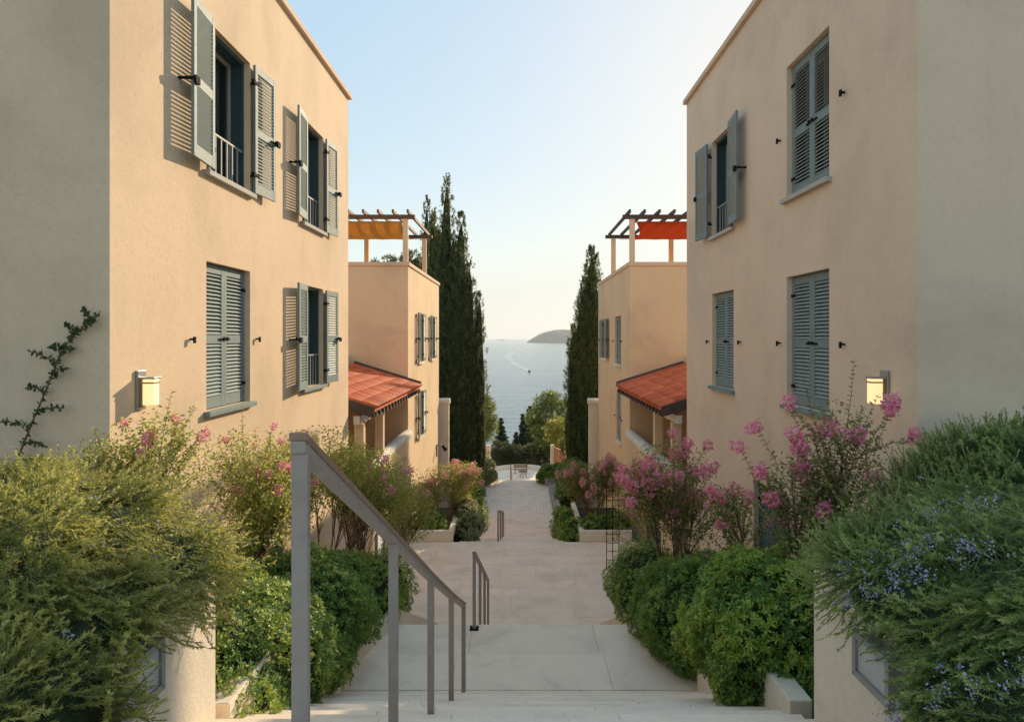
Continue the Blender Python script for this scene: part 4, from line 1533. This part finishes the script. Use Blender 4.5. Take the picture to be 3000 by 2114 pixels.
rosemary('upright dark rosemary against the end wall of the peach house',
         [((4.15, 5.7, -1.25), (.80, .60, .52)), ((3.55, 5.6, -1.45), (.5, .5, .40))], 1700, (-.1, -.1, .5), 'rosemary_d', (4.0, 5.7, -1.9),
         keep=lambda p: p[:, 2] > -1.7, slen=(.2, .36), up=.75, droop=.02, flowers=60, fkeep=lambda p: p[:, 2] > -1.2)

# ------------------------------------------------------------------ clipped shrubs
hedge('dark glossy bush with bright shoots left of the handrail, nearest', [((-2.35, 5.35, -2.75), (.58, .85, .68)), ((-2.75, 5.9, -2.60), (.7, .7, .55)), ((-2.2, 6.0, -2.85), (.52, .6, .62))], 4375, (-2.4, 5.5, -3.3), tipfrac=.22, leaf=0.0468,
      keep=lambda p: p[:, 2] > -3.6)
hedge('dark glossy bush behind the handrail, left of the first landing', [((-2.35, 7.2, -3.05), (.70, .85, .72)), ((-2.9, 7.3, -2.92), (.7, .9, .6)), ((-2.3, 8.3, -3.25), (.55, .7, .62))], 4550, (-2.5, 7.5, -4.1), tipfrac=.10, leaf=0.0468,
      keep=lambda p: p[:, 2] > -4.2)
hedge('yellowish lit bush left of the second stairs', [((-2.2, 9.7, -3.70), (.55, .75, .55)), ((-2.3, 10.9, -4.1), (.6, .8, .6)), ((-2.9, 9.8, -3.7), (.6, 1.0, .5))], 3500, (-2.3, 10.1, -5.0), tipfrac=.45, leaf=0.0406,
      keep=lambda p: p[:, 2] > -4.9)
hedge('rounded green bush right of the first landing, overhanging the kerb', [((2.12, 8.35, -3.42), (.60, .68, .70)), ((2.02, 9.05, -3.55), (.52, .55, .60)), ((2.7, 8.6, -3.35), (.6, .8, .6))], 4550, (2.2, 8.3, -4.1), tipfrac=.08, leaf=0.0406,
      keep=lambda p: p[:, 2] > -4.15)
hedge('rounded green bush right of the second stairs', [((1.98, 10.3, -3.75), (.58, .8, .62)), ((2.1, 11.5, -4.2), (.6, .8, .6)), ((2.7, 10.3, -3.9), (.6, .9, .55))], 3850, (2.1, 10.6, -5.0), tipfrac=.22, leaf=0.0390,
      keep=lambda p: p[:, 2] > -4.8)
hedge('big bright green bush right of the upper stairs, nearest', [((2.20, 5.85, -2.60), (.62, .62, .68)), ((2.12, 6.25, -2.62), (.56, .50, .62)), ((2.8, 6.1, -2.42), (.65, .7, .48))], 4900, (2.3, 6.2, -3.5), tipfrac=.45, leaf=0.0515,
      keep=lambda p: p[:, 2] > -3.6)
hedge('shaded dark bush beside the right planter wall', [((2.95, 5.05, -2.75), (.75, .5, .55)), ((2.35, 4.8, -3.0), (.30, .35, .32))], 1925, (2.7, 5.0, -3.3), tipfrac=.05, leaf=0.0429)
# lower landing
hedge('pale variegated bush by the left planter box', [((-1.55, 21.1, -5.95), (.40, .55, .50)), ((-1.75, 22.0, -5.75), (.42, .6, .55)), ((-2.25, 20.9, -6.0), (.40, .40, .34))], 1500, (-1.7, 21.3, -6.4), mat='pale', tipfrac=0, leaf=.07, name='variegated_bush')
hedge('dark bush behind the left planter box', [((-2.65, 20.7, -5.65), (.45, .45, .40))], 600, (-2.65, 20.7, -6.2), tipfrac=.05, leaf=.07)
hedge('dark bush beside the left edge of the third stairs', [((-1.45, 23.2, -6.1), (.36, .9, .62))], 700, (-1.45, 23.2, -6.7), tipfrac=.05, leaf=.07)
hedge('green bush by the right planter box', [((1.75, 20.8, -6.05), (.45, .6, .50)), ((1.62, 22.2, -6.2), (.34, .8, .58)), ((1.5, 24.0, -6.6), (.30, .9, .6)), ((2.3, 20.6, -5.75), (.5, .5, .36))], 1800, (1.8, 21.4, -6.6), tipfrac=.35, leaf=.07)
hedge('dark bush behind the right planter box', [((2.9, 20.9, -5.75), (.45, .5, .40))], 600, (2.9, 20.9, -6.2), tipfrac=.03, leaf=.07)

# ------------------------------------------------------------------ crepe myrtles
myrtle('sunlit crepe myrtle rising under the left wall lamp', (-3.2, 5.95, -2.2), 4, [((-3.15, 5.95, -1.05), (.55, .35, .45)), ((-3.55, 5.75, -1.15), (.35, .3, .30))], 80, 16, 'myrtle_y', 8, BL, .042,
       bsize=(.45, .75), spikes=[(-3.05, 6.0, -.46), (-2.85, 6.0, -.60), (-3.62, 5.8, -.76)], fill=2200)
myrtle('sunlit crepe myrtle below the closed left window', (-2.95, 7.2, -2.9), 5, [((-2.85, 7.3, -1.5), (.55, .5, .55)), ((-2.6, 7.0, -1.75), (.4, .4, .5))], 120, 16, 'myrtle_y', 13, BL, .044,
       bsize=(.45, .75), spikes=[(-2.92, 7.2, -.72), (-2.62, 7.3, -.95), (-2.30, 7.2, -1.0)], fill=3800)
myrtle('crepe myrtle behind the near handrail, left bed', (-2.75, 9.3, -3.6), 6, [((-2.75, 9.4, -1.75), (.75, .7, .55)), ((-2.3, 9.9, -2.1), (.6, .6, .55)), ((-2.9, 8.5, -1.9), (.6, .55, .6)), ((-2.0, 10.3, -2.4), (.5, .5, .5))], 170, 16, 'myrtle_y', 14, BL, .046,
       bsize=(.5, .8), fill=7500)
myrtle('crepe myrtle in front of the left porch', (-2.65, 12.2, -5.2), 6, [((-2.6, 12.3, -2.75), (.85, .8, .75)), ((-2.1, 12.9, -3.3), (.6, .6, .6)), ((-3.0, 11.8, -2.3), (.6, .6, .5))], 170, 16, 'myrtle_y', 18, BL2, .050,
       bsize=(.6, 1.0), fill=8000)
myrtle('golden crepe myrtle above the left planter box', (-2.3, 21.2, -6.2), 5, [((-2.3, 21.3, -4.55), (.85, .8, .65)), ((-1.75, 21.8, -4.55), (.6, .7, .6)), ((-2.9, 21.0, -4.9), (.5, .5, .5))], 170, 16, 'myrtle_y', 40, BL2, .06,
       bsize=(.9, 1.4), fill=6500)
myrtle('airy crepe myrtle with magenta heads in front of the peach house', (2.55, 6.15, -3.1), 4,
       [((2.85, 6.15, -1.05), (.45, .30, .50)), ((2.55, 6.2, -1.45), (.45, .30, .45)), ((2.95, 6.0, -1.5), (.5, .3, .35))], 100, 20, 'myrtle_r', 4, BL, .046,
       bsize=(.65, 1.0), spikes=[(3.05, 6.2, -.20), (2.58, 6.2, -.40), (3.42, 6.1, -.55), (3.22, 6.1, -.50), (2.45, 6.2, -.62), (2.2, 6.2, -1.35)],
       tips=[(2.45, 6.2, -.60), (1.98, 6.15, -.98), (2.16, 6.2, -.82), (2.46, 6.1, -.88), (2.48, 6.1, -1.02), (2.22, 6.2, -1.22), (2.50, 6.1, -1.20), (3.32, 6.1, -.66), (3.50, 6.05, -.90), (3.36, 6.0, -1.18), (3.1, 6.0, -1.22), (2.28, 6.1, -1.45), (2.66, 6.0, -1.55), (2.85, 6.2, -.85), (3.05, 6.1, -.88)], clear=.30, fill=1900)
myrtle('crepe myrtle full of pink heads over the right hedge', (2.2, 9.5, -4.0), 4,
       [((2.1, 9.5, -1.95), (.65, .5, .55)), ((2.35, 9.6, -2.5), (.55, .45, .50)), ((1.75, 9.5, -2.2), (.4, .4, .4))], 120, 17, 'myrtle', 44, BL, .046,
       bsize=(.8, 1.35), spikes=[(2.15, 9.5, -1.35), (2.6, 9.4, -1.5), (1.6, 9.5, -1.7)], fill=3800)
myrtle('thin crepe myrtle between the right hedge and the cellar shutter', (2.75, 8.2, -3.4), 3,
       [((2.75, 8.2, -2.3), (.5, .4, .45)), ((2.45, 8.0, -1.95), (.35, .3, .25))], 52, 14, 'myrtle', 10, BL, .042, bsize=(.6, 1.0), fill=900)
myrtle('rust leaved crepe myrtle above the right planter box', (2.4, 21.3, -6.2), 6, [((2.3, 21.4, -4.65), (.95, .8, .75)), ((1.75, 21.6, -4.5), (.55, .6, .6)), ((2.8, 21.2, -4.3), (.55, .6, .6))], 170, 16, 'myrtle_r', 52, BL2, .06,
       bsize=(.9, 1.5), fill=5500)
myrtle('pink crepe myrtle against the right porch', (3.0, 15.0, -6.0), 5, [((3.0, 15.2, -3.4), (.7, .7, .7)), ((2.7, 14.8, -3.9), (.6, .6, .6))], 70, 13, 'myrtle', 40, BL, .05, bsize=(.9, 1.5), fill=500)

# climbing shoot on the end wall of the left house
t = thing('climbing_vine', 'thin climbing shoot with small dark leaves on the shaded left wall', 'vine', (-4.55, 6.2, -1.15))
mb = MB()
main = [Vector(p) for p in ((-4.62, 6.24, -1.2), (-4.45, 6.26, -.75), (-4.30, 6.27, -.38), (-4.20, 6.28, -.10), (-3.98, 6.27, .12), (-3.84, 6.25, .22))]
pts = []
for i in range(len(main) - 1):
    for k in range(6):
        pts.append(main[i].lerp(main[i + 1], k / 6))
pts.append(main[-1])
mb.tube(pts, [.010 - .0002 * i for i in range(len(pts))], 5)
LP, LD = [], []
side_ = []
for i, f in enumerate((.12, .18, .26, .34, .42, .50, .58, .62, .68, .74, .80, .88)):
    p = pts[int(f * (len(pts) - 1))]
    s = -1 if i % 2 else 1
    e = p + Vector((s * random.uniform(.14, .34) * (1.15 - f), -.03, random.uniform(-.03, .12)))
    tw = bez(p, p.lerp(e, .5) + Vector((0, -.02, .04)), e, 6)
    mb.tube(tw, .004, 4, False)
    side_.append(tw)
for path, n in [(pts, 110)] + [(s, 30) for s in side_]:
    for k in range(n):
        q = (k / n) * (len(path) - 1)
        a, b = path[int(q)], path[min(int(q) + 1, len(path) - 1)]
        LP.append(a.lerp(b, q - int(q)))
        dv = Vector(rdir(1)[0]); dv.y *= .4
        LD.append(dv)
LP, LD = np.array(LP), np.array(LD)
link('leaves', arr_mesh('leaves', leaves(LP, LD, rdir(len(LP)) + np.array([0, -1.2, .4]), rng.uniform(.032, .058, len(LP)), .026), 4), 'vine', t, kind='stuff')
mb.build('stem', 'twig', t)
rebase(t)

# black wire trellis in the right bed
t = thing('trellis', 'black wire plant trellis standing beside the lower landing', 'trellis', (2.42, 17.6, -5.95))
for x in (-.16, .0, .16):
    MB().tube([(x, 0, 0), (x, 0, 2.1 if x else 2.2)], .010, 6).build('upright', 'iron', t)
for k in range(9):
    MB().tube([(-.16, 0, .22 + k * .22), (.16, 0, .22 + k * .22)], .008, 6).build('rung', 'iron', t)
LP = np.stack([rng.normal(.12, .10, 420), rng.normal(.04, .06, 420), rng.uniform(.7, 2.4, 420)], 1)
link('climber_leaves', arr_mesh('climber_leaves', leaves(LP, rdir(420), rdir(420), .055, .03), 4), 'myrtle', t, kind='stuff')

# ------------------------------------------------------------------ cypresses and far trees
cypress('tall dark multi-spired cypress beside the left white garden wall', (-3.15, 36.2, -7.6),
        [(-.72, 0, 16.2, .80, .3, (.05, 0)), (-.05, .2, 14.2, .90, .2, (.12, 0)), (-.1, -.3, 12.5, 1.30, .0, (0, 0)), (-.75, -.2, 13.6, .95, .2, (0, 0)), (-1.45, .5, 14.2, .65, 1, (-.05, 0)), (.42, -.2, 11.6, .85, .2, (.12, 0)), (.95, .1, 9.9, .66, .2, (.10, 0)), (-1.25, .1, 13.3, .7, .5, (.1, 0))], 80000)
cypress('slim cypress half hidden behind the left pergola', (-5.9, 40.5, -8.0), [(.2, 0, 16.3, .62, .5, (.25, 0)), (.75, .3, 15.6, .60, .5, (.1, 0)), (-.3, .2, 12.5, .8, .3, (0, 0)), (.3, 0, 11.0, 1.1, .2, (0, 0))], 26000)
cypress('dark cypress beside the lower right house', (3.35, 36.0, -7.6), [(.50, 0, 12.3, 1.05, .2, (.0, 0)), (-.05, -.2, 10.6, .90, .2, (.15, 0)), (-.38, .2, 8.2, .80, .1, (-.05, 0)), (.95, .2, 9.8, .95, .3, (.05, 0)), (.2, -.2, 9.4, 1.1, .0, (.1, 0))], 60000)
broad_tree('olive_tree', 'grey green tree peeping over the left roof terrace', (-7.8, 42, -6.0), [((0, 0, 10.0), (1.7, 1.2, .9)), ((1.3, 0, 10.5), (1.0, .9, .8))], 4600, 'olive', 7.5, .30, .06)
broad_tree('pine_tree', 'sunlit pine at the right of the sea view', (3.1, 66, -13.0), [((-.1, 0, 6.2), (1.6, 1.4, 1.5)), ((-1.2, .2, 4.9), (1.2, 1.1, 1.2)), ((.9, 0, 4.8), (1.4, 1.2, 1.4)), ((.2, .2, 3.2), (1.7, 1.2, 1.4))], 22000, 'pine', 4.5, .34, .045)
broad_tree('pine_tree', 'small sunlit pine right of the big cypress', (-3.6, 62, -11.6), [((.4, 0, 5.0), (1.05, 1.0, 1.3)), ((.7, .1, 3.4), (1.0, .9, 1.2)), ((-.3, 0, 4.0), (1.0, 1.0, 1.4))], 14000, 'pine', 4.0, .30, .045)
broad_tree('olive_tree', 'yellowish tree in front of the right pine', (3.3, 58, -11.3), [((.0, 0, 3.2), (1.1, .9, 1.2)), ((.6, 0, 2.2), (1.0, .9, 1.0))], 9000, 'myrtle_y', 2.6, .20, .06)
conifer('small dark fir in front of the sea, left', (-2.2, 84, -18.2), 8.0, 2.0, 14000, group='firs below the terrace')
conifer('tiny dark fir beside the small one', (-.35, 86, -17.8), 5.6, 1.5, 9000, group='firs below the terrace')
conifer('taller dark fir in the middle of the sea view', (1.25, 80, -17.2), 8.9, 1.5, 14000, group='firs below the terrace')
conifer('broad dark fir in front of the right pine', (2.1, 74, -15.4), 7.0, 1.8, 14000, group='firs below the terrace')
conifer('slender dark fir next to the taller one', (.45, 78, -16.6), 7.6, 1.0, 9000, group='firs below the terrace')
broad_tree('olive_tree', 'dark rounded olive tree behind the round terrace, left', (-1.6, 68, -13.0), [((0, 0, 1.5), (1.3, 1.2, 1.0)), ((1.1, 0, 1.2), (1.2, 1.0, 1.0))], 9000, 'olive', 1.6, .22, .06)
broad_tree('olive_tree', 'dark rounded olive tree behind the round terrace, right', (2.1, 67, -13.0), [((0, 0, 1.7), (1.6, 1.2, 1.1)), ((-1.2, 0, 1.3), (1.3, 1.0, 1.1)), ((1.3, 0, 1.4), (1.2, 1.0, 1.0))], 12000, 'olive', 1.6, .22, .06)
hedge('green bush spilling over the right rubble planter', [((1.9, 37.4, -7.35), (.75, .7, .36)), ((1.35, 37.6, -7.65), (.32, .6, .34))], 900, (1.9, 37.4, -7.7), tipfrac=.05, leaf=.10)
hedge('pale grassy bush over the left rubble planter', [((-2.1, 37.5, -7.15), (.70, .7, .55)), ((-1.65, 37.0, -7.5), (.38, .5, .4))], 900, (-2.1, 37.5, -7.7), mat='pale', tipfrac=0, leaf=.12, name='variegated_bush')
hedge('dark bush at the foot of the left cypress', [((-2.6, 34.5, -7.2), (.8, 1.3, .8)), ((-2.2, 32.5, -7.4), (.5, 1.2, .5))], 1000, (-2.6, 34, -8.0), tipfrac=.05, leaf=.10)
hedge('dark bush at the foot of the right cypress', [((2.75, 34.5, -7.0), (.85, 1.3, .8)), ((2.3, 32.5, -7.4), (.5, 1.2, .5))], 1000, (2.75, 34, -8.0), tipfrac=.05, leaf=.10)
# ------------------------------------------------------------------ boat and its wake
def sea_pt(px, py):
    """a spot on the sea seen in direction (px,py) of the 3000 px wide picture, used only to pick where the boat is"""
    y = -SEA * 2000 / (py - 988)
    return Vector(((px - 1520) / 2000 * y, y, SEA))
bp = sea_pt(1551, 1089)
t = thing('motor_boat', 'small dark motor boat on the sea trailing a wake', 'boat', (bp.x, bp.y, SEA))
hull = MB()
secs = [(-2.6, 1.0, .9), (-1.0, 1.15, .95), (1.0, 1.0, 1.05), (2.4, .45, 1.25), (3.1, .03, 1.4)]
V, F = [], []
for yy, hw, zz in secs:
    V += [(-hw, yy, zz), (-hw * .7, yy, .0), (0, yy, -.25), (hw * .7, yy, 0), (hw, yy, zz)]
for i in range(len(secs) - 1):
    for k in range(4):
        F.append((i * 5 + k, i * 5 + k + 1, (i + 1) * 5 + k + 1, (i + 1) * 5 + k))
    F.append((i * 5 + 4, i * 5, (i + 1) * 5, (i + 1) * 5 + 4))
F.append((0, 1, 2, 3, 4))
hull.add(V, F).build('hull', 'iron', t)
MB().prism([(-.4, .95), (1.1, 1.05), (.7, 1.9), (-.2, 1.95)], 'x', -.7, .7).build('cabin', 'gutter', t)
MB().box(-.25, .25, -2.95, -2.55, .2, 1.5).build('outboard_motor', 'iron', t)
t.rotation_euler = (0, 0, R(200))
m, nt, bs = new_mat('wake_foam')
bs.inputs['Base Color'].default_value = (.85, .88, .88, 1)
bs.inputs['Roughness'].default_value = .5
al = ramp(nt, noise(nt, .35, 4, .7, .5, 'World', sv=(.25, .08, 1)), [(.28, (.06, .06, .06)), (.70, (.62, .62, .62))])
nt.links.new(al, bs.inputs['Alpha'])
M['foam'] = m
ctrl = [(1549, 1088, 4), (1530, 1078, 6), (1505, 1066, 9), (1492, 1054, 12), (1490, 1042, 14), (1503, 1031, 18), (1530, 1021, 20), (1552, 1016, 14)]
cp = []
for (x, y, w) in ctrl:
    p = sea_pt(x, y)
    cp.append((p, w))
V, F = [], []
def cat(p0, p1, p2, p3, t):
    return .5 * ((2 * p1) + (-p0 + p2) * t + (2 * p0 - 5 * p1 + 4 * p2 - p3) * t * t + (-p0 + 3 * p1 - 3 * p2 + p3) * t ** 3)
line = []
for i in range(len(cp) - 1):
    p0, p1, p2, p3 = cp[max(i - 1, 0)], cp[i], cp[i + 1], cp[min(i + 2, len(cp) - 1)]
    for k in range(8):
        line.append((cat(p0[0], p1[0], p2[0], p3[0], k / 8), p1[1] + (p2[1] - p1[1]) * k / 8))
for i, (p, w) in enumerate(line):
    q = line[min(i + 1, len(line) - 1)][0] - line[max(i - 1, 0)][0]
    s = Vector((-q.y, q.x, 0)).normalized() * w * .5
    V += [p + s + Vector((0, 0, .35)), p - s + Vector((0, 0, .35))]
for i in range(len(line) - 1):
    F.append((i * 2, i * 2 + 1, i * 2 + 3, i * 2 + 2))
MB().add(V, F).build('boat_wake', 'foam', kind='stuff')

# ------------------------------------------------------------------ haze over the sea
hm = bpy.data.materials.new('haze_air')
hm.use_nodes = True
hn = hm.node_tree
for nd in list(hn.nodes):
    if nd.type == 'BSDF_PRINCIPLED':
        hn.nodes.remove(nd)
pv = hn.nodes.new('ShaderNodeVolumePrincipled')
pv.inputs['Color'].default_value = (.90, .95, 1.0, 1)
pv.inputs['Density'].default_value = .00008
pv.inputs['Anisotropy'].default_value = .2
hn.links.new(pv.outputs[0], hn.nodes['Material Output'].inputs['Volume'])
M['haze'] = hm
HAZE = True
if HAZE:
    MB().box(-15200, 15200, -60, 17200, -49, 62).build('haze', 'haze', kind='stuff')
